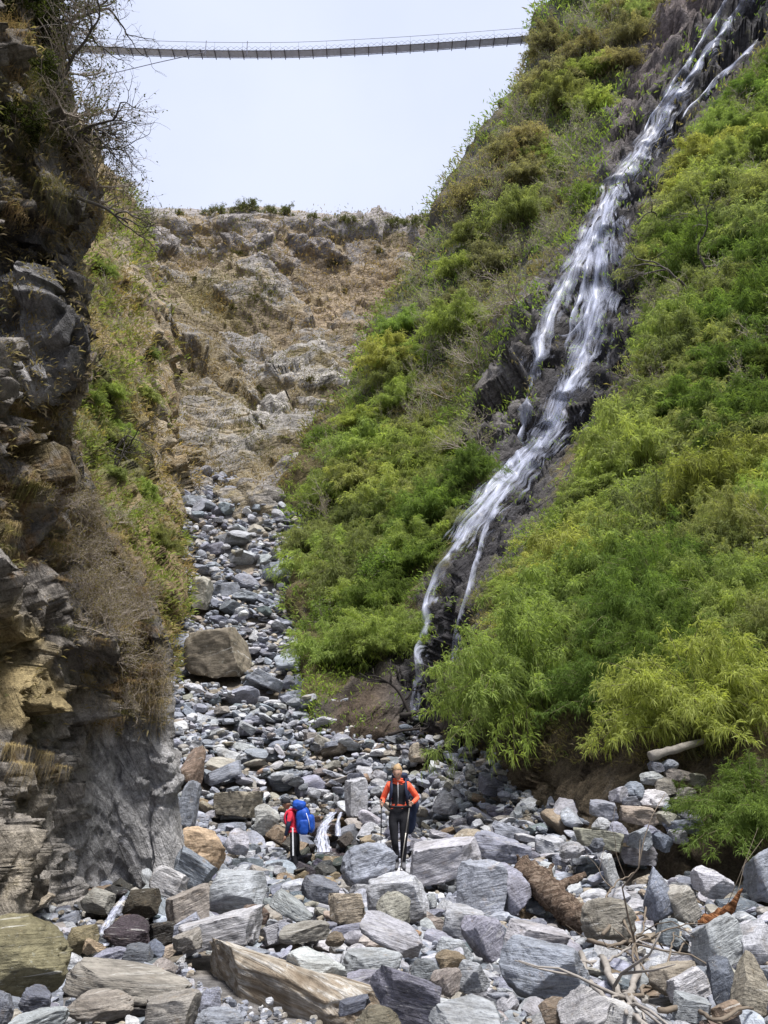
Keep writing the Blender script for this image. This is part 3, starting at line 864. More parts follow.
# x0, y0, x1, y1, colour, kind, roll (deg, clockwise seen), label, short name used as landmark (or None)
HERO = [
 (-48,913,73,988,'oc','round',3,'large rounded ochre boulder at the foot of the left cliff','the large ochre boulder'),
 (10,888,56,918,'tn','wedge',-20,'tan wedge of rock stuck between the cliff and the large ochre boulder','the tan wedge'),
 (62,957,192,1000,'gb','slab',2,'long low tan-grey slab lying right of the large ochre boulder','the long tan slab'),
 (62,988,135,1018,'gb','round',-3,'rounded grey banded stone in front of the long tan slab','the banded rounded stone'),
 (18,984,52,1014,'dg','block',20,'dark slate block tucked below the large ochre boulder',None),
 (5,1006,70,1032,'lg','slab',-8,'flat grey slab at the bottom edge below the dark slate block',None),
 (-14,990,14,1024,'dg','round',0,'dark grey stone cut off by the lower left corner',None),
 (80,887,116,912,'gb','block',12,'grey-tan block against the cliff foot left of the small rivulet','the rivulet'),
 (122,888,162,917,'bk','block',-10,'wet black block just right of the small white rivulet','the wet black block'),
 (102,914,150,948,'bk','wedge',10,'wet dark wedge of rock under the small white rivulet',None),
 (144,921,174,944,'bk','block',0,'small wet black stone between rivulet and grey-brown block',None),
 (64,924,100,952,'br','block',-12,'dark brown wet rock left of the white rivulet',None),
 (82,938,106,953,'pk','wedge',0,'pinkish rock at the lower end of the white rivulet',None),
 (92,946,131,964,'bg','slab',-4,'thin blue-grey slab behind the long tan slab',None),
 (122,942,154,962,'dg','block',6,'dark grey block resting behind the long tan slab',None),
 (149,865,190,899,'wh','block',24,'white-faced block tilted on the rocks right of the rivulet','the white-faced block'),
 (165,883,210,926,'gb','block',-18,'grey-brown lumpy block below the striped diamond block',None),
 (171,846,219,888,'bg','block',32,'blue-grey finely striped block standing on its corner like a diamond','the striped diamond block'),
 (168,826,226,868,'pk','round',4,'smooth pinkish tan boulder at the base of the grey cliff slab','the pinkish boulder'),
 (203,869,268,912,'lg','block',-4,'pale blue-white angular boulder right of the striped diamond block','the pale angular boulder'),
 (178,904,264,948,'lg','slab',-8,'broad low grey slab beneath the pale angular boulder',None),
 (190,926,223,948,'ru','wedge',-22,'rusty brown wedge lying on the broad grey slab','the rusty wedge'),
 (143,988,202,1034,'gb','block',-10,'grey-tan block left of the big striped diagonal slab',None),
 (194,1006,244,1034,'bg','round',4,'smooth grey stone under the left end of the diagonal slab',None),
 (197,986,221,1014,'bg','wedge',20,'small upright grey wedge against the striped diagonal slab',None),
 (268,889,314,920,'lg','slab',28,'pale slab leaning down to the right below the backpacker','the leaning pale slab'),
 (238,904,270,924,'br','round',0,'dark brown rounded stone left of the leaning pale slab',None),
 (278,920,330,942,'gb','slab',-5,'low brown-grey slab below the leaning pale slab',None),
 (301,874,340,902,'dg','slab',8,'dark grey flat-topped rock between the two hikers','the dark flat-topped rock'),
 (328,893,366,922,'tn','slab',0,'flat tan step of rock left of the rock before the woman','the flat tan step'),
 (286,946,346,984,'wh','block',10,'white block with rust patches above the striped diagonal slab','the rust-patched white block'),
 (325,931,345,945,'oc','round',0,'small yellow ochre stone on the sandy patch','the yellow stone'),
 (366,871,430,918,'lg','block',-4,'pale grey boulder directly in front of the woman\'s feet','the boulder before the woman'),
 (376,891,411,924,'gb','round',-6,'rounded grey stone leaning on the boulder before the woman',None),
 (358,911,424,952,'lg','wedge',24,'light tan-grey wedge sloping right below the boulder before the woman','the sloping light wedge'),
 (342,947,403,974,'lg','slab',-6,'pale grey flat stone below the sloping light wedge',None),
 (346,969,382,990,'bg','slab',0,'blue-grey stone under the pale flat stone',None),
 (338,994,371,1014,'dg','slab',-14,'dark grey slab left of the big dark blue block',None),
 (370,965,442,1024,'dg','block',22,'big dark blue-grey block tilted right at the bottom centre','the big dark blue block'),
 (352,1004,402,1034,'ms','round',0,'yellowish mossy stone at the bottom edge under the dark blue block',None),
 (428,994,508,1044,'lg','wedge',10,'large pale grey slab at the bottom edge right of the dark block','the large pale bottom slab'),
 (430,967,462,994,'gb','block',-30,'small grey-tan block above the large pale bottom slab',None),
 (435,949,466,973,'br','block',-12,'brown block between pale rocks right of the dark blue block','the brown block'),
 (456,959,490,990,'lg','wedge',14,'pale wedge stone right of the brown block',None),
 (410,958,440,980,'bg','round',0,'rounded blue-grey stone above the dark blue block',None),
 (442,903,488,939,'lg','block',10,'pale block with dark underside below the big blue-grey boulder','the pale undercut block'),
 (461,914,504,958,'bg','block',-28,'banded grey block leaning left below the big blue-grey boulder','the banded leaning block'),
 (436,936,474,962,'lg','wedge',12,'pale grey-tan stone left of the banded leaning block',None),
 (408,836,484,884,'lg','slab',-14,'large pale grey slab to the right of the woman','the slab beside the woman'),
 (456,858,508,912,'bg','block',6,'big blue-grey boulder below the slab beside the woman','the big blue-grey boulder'),
 (496,862,532,910,'bg','wedge',-16,'smaller blue-grey boulder against the right side of the big one',None),
 (470,830,532,862,'bg','slab',8,'long blue-grey slab above the big blue-grey boulder','the long blue-grey slab'),
 (498,934,594,996,'bg','wedge',14,'large smooth blue-grey wedge below the driftwood trunk','the smooth blue-grey wedge'),
 (504,918,572,948,'lg','slab',8,'layered grey slab between driftwood trunk and smooth blue-grey wedge',None),
 (538,996,576,1026,'br','block',0,'brown block with a pale edge at the bottom right','the brown bottom block'),
 (556,984,612,1036,'wh','wedge',-20,'bright white rock beside the brown bottom block','the bright white rock'),
 (600,996,642,1026,'wh','slab',6,'flat white stone right of the bright white rock',None),
 (580,897,637,938,'gb','round',4,'rounded grey boulder right of the driftwood trunk','the rounded grey boulder'),
 (643,866,680,918,'bg','wedge',-20,'pointed blue-grey rock standing below the dry stone wall','the pointed blue-grey rock'),
 (690,865,735,896,'lg','block',8,'pale grey block left of the rusty wood splinter','the pale block by the splinter'),
 (665,884,702,918,'gb','block',-12,'grey-brown block right of the pointed blue-grey rock',None),
 (690,912,748,962,'lg','block',-8,'big speckled grey boulder under the rusty wood splinter','the speckled boulder'),
 (736,918,776,962,'lg','wedge',12,'pale-topped dark rock at the right edge below the splinter',None),
 (706,954,744,1010,'dg','block',-8,'upright dark slate block at the lower right','the upright slate block'),
 (728,950,772,1016,'tn','wedge',16,'tan-brown rock right of the upright slate block',None),
 (648,960,704,994,'tn','slab',0,'light tan slab left of the upright slate block','the light tan slab'),
 (666,966,712,1000,'wh','block',-14,'white-grey rock leaning on the light tan slab',None),
 (672,990,712,1020,'lg','slab',4,'pale slab beneath the white-grey rock',None),
 (655,918,680,944,'bg','block',10,'small blue-grey block among the tangled dead branches',None),
 (742,846,796,896,'bg','block',-10,'blue-grey boulder cut off by the right edge of the picture','the right edge boulder'),
 (618,846,658,864,'lg','slab',-2,'bluish flat slab at the foot of the dry stone wall',None),
 (600,852,620,884,'wh','block',-10,'upright whitish stone at the left foot of the dry stone wall',None),
 (180,745,206,783,'br','wedge',6,'upright brown pointed rock beside the cliff edge','the upright brown rock'),
 (204,760,242,783,'bg','slab',-18,'blue-grey slab right of the upright brown rock',None),
 (213,791,264,815,'tn','slab',2,'long tan slab left of the backpacker','the long slab by the backpacker'),
 (176,780,202,824,'bg','block',10,'blue-grey block against the cliff edge below the brown rock',None),
 (254,803,280,832,'wh','block',4,'white-faced block directly left of the backpacker\'s head','the white block by the backpacker'),
 (224,828,250,852,'lg','round',0,'pale rounded stone right of the pinkish boulder',None),
 (340,842,398,882,'bg','round',-6,'smooth grey boulder left of the woman\'s legs','the boulder by her legs'),
 (344,777,368,812,'lg','block',-4,'tall pale block behind the woman on the left','the tall pale block'),
 (432,790,458,812,'lg','round',0,'pale stone to the right behind the woman\'s backpack',None),
 (478,772,504,794,'dg','block',10,'dark blue-grey block under the earth bank','the block under the bank'),
 (492,820,530,838,'bg','slab',12,'grey slab below the earth bank',None),
 (183,627,252,672,'ms','block',-2,'big mossy brown boulder in the middle of the boulder chute','the big mossy boulder'),
 (190,576,214,606,'gb','block',6,'tan and grey boulder high in the chute by the left bank','the tan chute boulder'),
 (246,668,284,690,'bg','slab',24,'blue-grey slab sloping right below the big mossy boulder','the sloping chute slab'),
 (262,560,290,578,'bg','slab',-10,'flat dark slab high in the chute by the green bank','the upper dark slab'),
 (408,742,428,760,'tn','round',0,'ochre-topped round stone below the waterfall foot','the stone at the waterfall foot'),
]
WALL = [(609,787,628,802,'lg'),(625,782,644,797,'bg'),(638,790,669,807,'wh'),(654,778,677,797,'gb'),(640,772,665,785,'lg'),(620,805,658,826,'tn'),(655,811,680,827,'gb'),
 (659,803,673,813,'bg'),(668,788,696,803,'gb'),(670,798,700,812,'ms'),(662,819,704,834,'bg'),(678,810,704,820,'lg'),(606,822,629,842,'bg'),(627,828,652,850,'lg'),
 (644,825,661,840,'bg'),(653,832,672,852,'dg'),(668,830,688,844,'lg'),(590,800,618,820,'bg'),(592,818,613,832,'lg'),(574,828,626,852,'gb'),(690,800,712,812,'ms'),
 (664,768,692,780,'gb'),(648,761,664,773,'dg'),(662,760,678,770,'bg'),(684,774,706,788,'ms'),(622,797,640,808,'dg'),(560,842,584,858,'lg'),(588,836,606,852,'dg')]
WALL_ANCH = []

ANCH = [(398, 820, 'the woman'), (293, 838, 'the backpacker'), (326, 825, 'the small cascade'), (425, 715, 'the waterfall foot'), (560, 905, 'the driftwood trunk'),
        (722, 908, 'the rusty splinter'), (615, 970, 'the dead branches'), (655, 810, 'the dry stone wall'), (230, 500, 'the chute top'),
        (175, 660, "the cliff's outer edge"), (520, 790, 'the earth bank'), (300, 640, "the bush fringe"), (130, 880, 'the grey cliff slab')]
hero_objs = []
hd = bed_hit(np.array([(h[0] + h[2]) / 2 for h in HERO]), np.minimum(np.array([h[3] for h in HERO]), 1080))
order = np.argsort(-np.nan_to_num(hd, nan=12.0))
r_ = np.random.default_rng(5)
SPEC = {}
for i in order:
    x0, y0, x1, y1, c, kd, roll, lab, short = HERO[i]
    d = hd[i] if not np.isnan(hd[i]) else 12.0
    w = (x1 - x0) / F * d; hv = (y1 - y0) / F * d
    dpt = w * r_.uniform(.7, .95) if w < 1.2 * hv else min(w * .75, hv * 1.7)
    h = max(hv * .72, .3 * w) if kd == 'slab' else max(hv * .95 - .08 * dpt, .35 * w)
    base = P((x0 + x1) / 2, y1, d)
    loc = np.array([base[0], base[1] + dpt * .3, base[2] + h * .4]); yaw = r_.uniform(-.35, .35)
    me_ = HI[kd][r_.integers(len(HI[kd]))]
    o = fit_rock(me_, loc, [w, dpt, h], yaw, math.radians(roll), c, (x0, y0, x1, y1 + .14 * (y1 - y0)))
    if short == 'the boulder before the woman': SPEC['stand'] = o
    tag(o, lab, 'boulder', 'boulders in the riverbed'); USED[lab] = 1
    if short: ANCH.append(((x0 + x1) / 2, (y0 + y1) / 2, short))
    hero_objs.append(o)

# the long striped slab lying diagonally at the bottom
V, Fc = rock_geo(1241, 6, 'block')
V = V * np.array([1, 1, 1.0])
me = np_mesh('diagonal_slab', V, Fc, True); me.materials.append(M_striped)
a, b = P(212, 962, 7.3), P(380, 1060, 5.0)
ax = (b - a); Ls = np.linalg.norm(ax); ax /= Ls
mid = (a + b) / 2 + np.array([0, 0, .06])
zx = np.array([.25, -.45, 1.0]); zx -= ax * (zx @ ax); zx /= np.linalg.norm(zx); yx = np.cross(zx, ax)
o = bpy.data.objects.new('boulder', me); COL.objects.link(o)
o.matrix_world = Matrix(((ax[0], yx[0], zx[0], mid[0]), (ax[1], yx[1], zx[1], mid[1]), (ax[2], yx[2], zx[2], mid[2]), (0, 0, 0, 1))) @ Matrix.Diagonal((Ls * 1.2, .62, .66, 1))
o.color = (.33, .29, .24, 1)
tag(o, 'long tan slab with white stripes lying diagonally at the bottom edge', 'boulder', 'boulders in the riverbed')
ANCH.append((285, 990, 'the striped diagonal slab'))
stamp(mid[0], mid[1], mid[2], Ls * 1.1, .8, .6, math.atan2(ax[1], ax[0]))
for f in np.linspace(0, 1, 14): q = PX((a + (b - a) * f)[None]); reserve(q[0][0] - 26, q[1][0] - 34, q[0][0] + 26, q[1][0] + 30, float(q[2][0]))

# dry stone wall on the right bank
for i, (x0, y0, x1, y1, c) in enumerate(sorted(WALL, key=lambda q: -q[3])):
    d = 12.15 + (850 - y1) * .017
    w = (x1 - x0) / F * d * 1.08; h = (y1 - y0) / F * d * 1.12; dpt = w * .8 + .1
    p = P((x0 + x1) / 2, (y0 + y1) / 2, d + dpt * .4)
    kd = 'slab' if w > 1.9 * h else ('block' if i % 3 else 'round')
    o = fit_rock(HI[kd][r_.integers(len(HI[kd]))], p, (w, dpt, h), r_.uniform(-.3, .3), r_.normal(0, .08), c, (x0 - 1, y0 - 1, x1 + 1, y1 + 1))
    nm = RN[c]
    lab = unique_label(lambda wh, e: f"{nm} {'flat' if w > 1.9 * h else 'chunky'} stone in the stone wall{(', ' + wh) if i else ' at its foot'}", (x0 + x1) / 2, (y0 + y1) / 2,
                       WALL_ANCH or [(655, 830, 'the wall foot')])
    if i in (0, 3, 5, 8, 11, 14, 17, 20, 24): WALL_ANCH.append(((x0 + x1) / 2, (y0 + y1) / 2, 'its ' + nm + (' flat' if w > 1.9 * h else ' chunky') + ' stone'))
    tag(o, lab, 'boulder', 'stones of the dry stone wall')

# ---------------------------------------------------------------- fill: everything else that lies in the bed
def free_h(x, y):
    i = np.clip(((x - X0) / CELL).astype(int), 0, len(gx) - 1); j = np.clip(((y - Y0) / CELL).astype(int), 0, len(gy) - 1)
    return HM[i, j] - BED[i, j]

fill = []
for q in [(316,814,332,850,18), (336,812,345,838,18), (98,898,124,942,8.9), (384,800,412,872,12.5), (280,806,312,866,17.5), (520,862,634,935,9.9), (700,890,742,926,8.7), (412,690,440,722,28)]: reserve(*q)
cand_px = rng.uniform(-90, 860, 75000); cand_py = rng.uniform(470, 1075, 75000)
cd = bed_hit(cand_px, cand_py)
cp = P(cand_px, cand_py, np.nan_to_num(cd, nan=1))
l, r = edges_at(cp[:, 1])
ok = ~np.isnan(cd) & (cp[:, 0] > l - .8) & (cp[:, 0] < r + .9) & (cp[:, 1] < 64)
# clear places: the sandy patch among the stones
sand = inpoly(cand_px, cand_py, [(300,925),(345,915),(350,940),(330,962),(280,958)])
ok &= ~(sand & (rng.random(len(ok)) < .55))
cp = cp[ok]; cd = cd[ok]; cpx = cand_px[ok]; cpy = cand_py[ok]
NF = 5200
ptr = 0
stages = [(1100, 1.75), (3200, 1.15), (5500, .78)]
for cnt, mul in stages:
    for n in range(cnt):
        ks = (np.arange(5) + ptr) % len(cp); ptr += 5
        fh = free_h(cp[ks, 0], cp[ks, 1]) * F / cd[ks]
        b = ks[np.argmin(fh)]
        x, y, _ = cp[b]; d = cd[b]
        if fh.min() > (7 if cpy[b] > 820 else 11): continue
        ii = int(np.clip((cp[b, 0] - X0) / CELL, 0, len(gx) - 1)); jj = int(np.clip((cp[b, 1] - Y0) / CELL, 0, len(gy) - 1))
        if HERO_M[max(ii - 1, 0):ii + 2, max(jj - 1, 0):jj + 2].any(): continue
        base_px = np.interp(cpy[b], [480, 560, 650, 740, 800, 870, 960, 1050], [7, 7.4, 8.4, 10, 12.5, 16.5, 19, 22])
        if mul > 1 and cpy[b] > 800:
            rr = int(base_px * mul * .5 * d / F / CELL)
            if HERO_M[max(ii - rr, 0):ii + rr, max(jj - rr, 0):jj + rr].mean() > .3: continue
        s = base_px * mul * math.exp(rng.normal(0, .38)) * d / F
        s = min(s, 34 * d / F, 1.9 if d > 25 else .34 if d < 8 else .5 if d < 11 else .8)
        w = s * rng.uniform(.85, 1.35); dpt = s * rng.uniform(.7, 1.1); h = s * rng.uniform(.2, .58)
        yaw = rng.uniform(-PI, PI)
        roll, tx = rng.normal(0, .3, 2)
        z = settle(x, y, w, dpt, h, yaw, .62, .16, False)
        if hides(x, y, z, w, h, d): continue
        settle(x, y, w, dpt, h, yaw, .62, .16)
        far = cpy[b] < 720
        q = rng.random()
        near_bk = math.hypot(cpx[b] - 120, cpy[b] - 925) < 45 or math.hypot(cpx[b] - 322, cpy[b] - 838) < 40
        if math.hypot(cpx[b] - 425, (cpy[b] - 728) * 1.6) < 45: c = 'bk' if q < .5 else 'dg' if q < .85 else 'gb'
        elif near_bk: c = 'bk' if q < .55 else 'br' if q < .75 else 'dg'
        elif far: c = 'bg' if q < .42 else 'lg' if q < .78 else 'wh' if q < .84 else 'dg' if q < .9 else 'gb' if q < .96 else 'tn'
        else: c = 'bg' if q < .31 else 'lg' if q < .65 else 'wh' if q < .685 else 'dg' if q < .81 else 'gb' if q < .93 else 'tn' if q < .965 else 'br' if q < .988 else 'ru'
        fill.append((w * F / d * (h + .25 * dpt) * F / d, x, y, z, w, dpt, h, yaw, roll, tx, c, cpx[b], cpy[b], d))
# stones shed over the right bank and at the waterfall foot
for n in range(160):
    t = rng.random()
    pxx = rng.uniform(395, 520); pyy = rng.uniform(715, 800)
    d = bed_hit(np.array([pxx]), np.array([pyy]))[0]
    if np.isnan(d): continue
    x, y, _ = P(pxx, pyy, d); s = rng.uniform(5, 14) * d / F
    w, dpt, h = s, s * .8, s * .5; yaw = rng.uniform(-3, 3)
    z = settle(x, y, w, dpt, h, yaw, .6, .15, False)
    if hides(x, y, z, w, h, d): continue
    settle(x, y, w, dpt, h, yaw, .6, .15)
    fill.append((s * F / d * 5, x, y, z, w, dpt, h, yaw, rng.normal(0, .3), rng.normal(0, .3), ['bg', 'lg', 'gb', 'dg'][n % 4], pxx, pyy, d))

inview = [f for f in fill if -5 < f[11] < 773 and f[12] < 1030]
inview.sort(key=lambda f: -f[0])
NIND = 290 - len(HERO) - len(WALL) - 1
chosen = [f for f in inview if not (f[11] < 165 and f[12] < 880)][:NIND]
cids = set(id(f) for f in chosen)
for f in chosen:
    _, x, y, z, w, dpt, h, yaw, roll, tx, c, fx, fy, d = f
    rt = w / h
    kd = 'slab' if rt > 2.3 else ('wedge' if rng.random() < .4 else 'block' if rng.random() < .75 else 'round')
    o = put_rock(MID[kd][rng.integers(len(MID[kd]))] if d > 9 else HI[kd][rng.integers(len(HI[kd]))], (x, y, z), (w, dpt, h), yaw, roll, c, tx)
    spx, spy, _ = PX(np.array([[x, y, z]])); spx, spy = float(spx[0]), float(spy[0])
    sz = w * F / d
    ad = ('large ' if sz > 48 else 'small ' if sz < 26 else '') + RN[c]
    form = {'slab': 'flat slab', 'wedge': 'wedge-shaped rock', 'block': 'angular block', 'round': 'rounded stone'}[kd]
    lab = unique_label(lambda wh, e: f"{ad} {form}{', tilted,' if e and abs(roll) > .25 else ''} {wh}", spx, spy, ANCH)
    tag(o, lab, 'boulder', 'boulders in the riverbed')

Vs, Fs, Ts = [], [], []; off = 0
Vs2, Fs2 = [], []
for f in fill:
    if id(f) in cids: continue
    _, x, y, z, w, dpt, h, yaw, roll, tx, c, fx, fy, d = f
    big = w * F / d > 15
    V, Fc = (LO3 if big else LO2)[rng.integers(24)]
    R = np.array(Matrix.Rotation(roll, 3, 'Y') @ Matrix.Rotation(tx, 3, 'X') @ Matrix.Rotation(yaw, 3, 'Z'))
    Vs.append((V * np.array([w, dpt, h])) @ R.T + np.array([x, y, z])); Fs.append(Fc + off); off += len(V)
    col = np.array(RC[c]) * (1 + .14 * rng.normal()) + .006 * rng.normal(0, 1, 3)
    Ts.append(np.tile(np.clip(col, .02, .75), (len(V), 1)))
# gravel between the stones
g_n = 9000
ks = rng.integers(0, len(cp), g_n)
for b in ks:
    x, y, _ = cp[b]; d = cd[b]
    s = rng.uniform(2.2, 7.5) * d / F * (1.4 if cpy[b] > 850 else 1)
    s = min(s, .12 if d < 9 else 1)
    i, j = int((x - X0) / CELL), int((y - Y0) / CELL)
    if not (0 <= i < len(gx) and 0 <= j < len(gy)): continue
    if HM[i, j] - BED[i, j] > .12 * d / 8: continue
    if HERO_M[i, j]: continue
    V, Fc = LO2[rng.integers(24)]
    a = rng.uniform(-3, 3); R = np.array(Euler((rng.normal(0, .4), rng.normal(0, .4), a)).to_matrix())
    Vs.append((V * np.array([s, s * .8, s * .55])) @ R.T + np.array([x, y, HM[i, j] + s * .15])); Fs.append(Fc + off); off += len(V)
    c = ['lg', 'bg', 'gb', 'dg', 'tn'][rng.integers(5)]
    Ts.append(np.tile(np.clip(np.array(RC[c]) * (1 + .15 * rng.normal()), .02, .7), (len(V), 1)))
me = np_mesh('rubble', np.concatenate(Vs), np.concatenate(Fs), False, np.concatenate(Ts))
tag(link('rubble', me, M_rubble), 'smaller grey and tan rubble filling the riverbed between the boulders', 'rubble', kind='stuff')
print('ROCKS', len(fill), len(chosen), off, 'mean pile', float((HM - BED)[(BED > -5)].mean()))
# ================================================================ looking a surface up where the camera sees it
from mathutils import kdtree
class Surf:
    def __init__(s, Pt, Nm):
        v = CAM - Pt; s.P = Pt; s.N = Nm
        px, py, d = PX(Pt)
        ok = ((v * Nm).sum(1) > 0) & (px > -260) & (px < 1030) & (py > -260) & (py < 1150) & (d > 2)
        s.i = np.nonzero(ok)[0]; s.px, s.py, s.d = px, py, d
        s.kd = kdtree.KDTree(len(s.i))
        for k in s.i: s.kd.insert((px[k], py[k], 0), int(k))
        s.kd.balance()
    def at(s, x, y):
        c = s.kd.find_n((x, y, 0), 4)
        k = min(c, key=lambda q: s.d[q[1]] + q[2] * .4)[1]
        return s.P[k], s.N[k], s.d[k]
    def sm(s, x, y):
        c = s.kd.find_n((x, y, 0), 8)
        w = np.array([1 / (q[2] + 1.5) for q in c]); w /= w.sum(); k = [q[1] for q in c]
        return (s.P[k] * w[:, None]).sum(0), (s.N[k] * w[:, None]).sum(0)
SL = Surf(slope_P, slope_N); LV = Surf(left_P, left_N); CLF = Surf(cliff_P, cliff_N); FARS = Surf(far_P, far_N)


def hgt(x, y):
    i = int(np.clip((x - X0) / CELL, 0, len(gx) - 1)); j = int(np.clip((y - Y0) / CELL, 0, len(gy) - 1))
    return HM[i, j]

# ================================================================ water
def ribbon(strands, surf, nmain, nacross=9, lift=.012, step=3.0):
    """strands: lists of (px, py, half width px)"""
    Vs, Fs, FLs, EDs = [], [], [], []; off = 0; k0 = 0
    for st in strands:
        k0 += 1; wk, ek = (.7, 1.0) if k0 <= nmain else (2.9, .74)
        st = np.array(st, float); seg = np.hypot(*np.diff(st[:, :2], axis=0).T); L = np.concatenate([[0], np.cumsum(seg)])
        n = max(int(L[-1] / step), 6); t = np.linspace(0, L[-1], n)
        tt = np.interp(t, L, np.arange(len(st)))
        c = cr_eval(st, tt); tg = np.gradient(c[:, :2], axis=0); tg /= np.linalg.norm(tg, axis=1)[:, None]
        pr = np.stack([-tg[:, 1], tg[:, 0]], 1)
        jit = vnoise(np.stack([t * .05, t * 0 + k0 * 9.1, t * 0], 1), 3) * 2.0
        rows = []; ln = 0
        for i in range(n):
            row = []
            for j in range(nacross):
                u = j / (nacross - 1) * 2 - 1
                x, y = c[i, :2] + pr[i] * (u * c[i, 2] * wk * (1 + .18 * math.sin(i * .7 + k0))) + pr[i] * jit[i]
                p, nn = surf.sm(x, y)
                d = (p - CAM) @ FW
                row.append(p + nn / (np.linalg.norm(nn) + 1e-6) * d * (lift + .010 * (1 - u * u)))
            rows.append(row)
        R = np.array(rows)
        for q in range(2): R[1:-1] = .25 * R[:-2] + .5 * R[1:-1] + .25 * R[2:]
        dl = np.concatenate([[0], np.cumsum(np.linalg.norm(np.diff(R[:, nacross // 2], axis=0), axis=1))])
        uu = np.linspace(-1, 1, nacross)
        wid = np.linalg.norm(R[:, -1] - R[:, 0], axis=1)
        fl = np.zeros((n, nacross, 3)); fl[..., 0] = uu[None] * (wid[:, None] * .5) * .4 + k0 * 5; fl[..., 1] = dl[:, None] * .4
        ed = ek * (1 - np.abs(uu)[None] ** 1.6) * np.clip(np.minimum(np.arange(n), n - 1 - np.arange(n)) / 4, .2, 1)[:, None]
        Vs.append(R.reshape(-1, 3)); Fs.append(gfaces(n, nacross) + off); off += n * nacross
        FLs.append(fl.reshape(-1, 3)); EDs.append(ed.ravel())
    me = np_mesh('water', np.concatenate(Vs), np.concatenate(Fs), True, None, {'flow': np.concatenate(FLs), 'edge': np.concatenate(EDs)})
    return me

FALL = [
 [(775,-30,12),(745,15,10),(712,60,8),(690,95,7),(662,135,6),(640,168,6),(622,198,7),(610,235,10),(606,275,13),(604,312,11),(596,350,9),(580,388,8),(566,420,8),(552,450,9),(530,476,9),(505,502,9),(482,530,9),(462,560,8),(446,584,8),(438,612,8),(433,645,7),(430,680,8),(426,722,11)],
 [(728,10,4),(702,55,4),(680,90,3.5),(660,120,3),(640,155,3)],
 [(760,55,5),(728,85,4.5),(700,112,4),(680,140,3)],
 [(616,200,5),(600,235,6),(588,262,6),(574,292,6),(562,318,6),(553,345,6),(544,372,6),(537,402,6),(530,428,6),(525,455,7),(526,485,6)],
 [(606,235,6),(597,270,7),(588,305,6),(578,335,5),(570,362,4)],
 [(520,490,5),(502,525,5),(490,550,4),(482,582,4),(474,615,4),(469,650,5),(468,672,5)],
 [(545,452,6),(520,470,7),(498,498,5),(480,520,4)],
 [(604,300,4),(592,330,4),(575,345,3),(560,350,3)],
]
FALL += [FALL[0][3:14], FALL[3][1:8], FALL[0][11:18]]
me = ribbon(FALL, SL, 8)
tag(link('waterfall', me, M_water), 'thin white waterfall sliding down the dark rock of the green mountainside', 'waterfall', kind='structure')


def bed_ribbon(name, pts, widths, label):
    pts = np.array(pts, float); n = 40
    c = cr_eval(pts, np.linspace(0, len(pts) - 1, n)); w = np.interp(np.linspace(0, 1, n), np.linspace(0, 1, len(widths)), widths)
    na = 7; u = np.linspace(-1, 1, na); V = np.zeros((n, na, 3))
    for j in range(na):
        V[:, j] = c; V[:, j, 0] += u[j] * w; V[:, j, 1] += .10 * u[j] ** 2; V[:, j, 0] += w * .35 * vnoise(np.stack([np.arange(n) * .16, np.full(n, u[j] * .5), np.zeros(n)], 1), 3)
    dl = np.concatenate([[0], np.cumsum(np.linalg.norm(np.diff(c, axis=0), axis=1))])
    fl = np.zeros((n, na, 3)); fl[..., 0] = u[None] * w[:, None] * 2.5; fl[..., 1] = dl[:, None] * 2.5
    ed = np.tile(1 - np.abs(u) ** 2, (n, 1))
    me = np_mesh(name, V.reshape(-1, 3), gfaces(n, na), True, None, {'flow': fl.reshape(-1, 3), 'edge': ed.ravel()})
    tag(link(name, me, M_stream), label, 'stream', kind='structure')
bed_ribbon('stream_water', [P(332,812,20.0), P(328,820,19.5), P(323,828,19.0), P(321,840,18.7), P(320,852,18.4)], [.14, .17, .20, .24, .28], 'small white cascade between the rocks beside the backpacker')
bed_ribbon('stream_water', [P(341,812,20.0), P(338,822,19.6), P(337,836,19.2)], [.06, .08, .11], 'narrow white trickle just right of the small cascade')
bed_ribbon('stream_water', [P(124,896,9.5), P(116,908,9.0), P(109,920,8.6), P(102,934,8.2), P(100,946,7.9)], [.05, .07, .085, .08, .1], 'white rivulet falling between wet black rocks at the cliff foot')

# ================================================================ plants
def leaf_quads(Pt, D, L, Wd, droop, r):
    n = len(Pt)
    D = D / (np.linalg.norm(D, axis=1)[:, None] + 1e-9)
    S = np.cross(D, r.normal(0, 1, (n, 3))); S /= np.linalg.norm(S, axis=1)[:, None] + 1e-9
    m = Pt + D * (L * .45)[:, None]; e = Pt + D * L[:, None]; e[:, 2] -= droop * L
    V = np.stack([Pt, m + S * (Wd * .5)[:, None], e, m - S * (Wd * .5)[:, None]], 1).reshape(-1, 3)
    return V, np.arange(n * 4).reshape(n, 4)


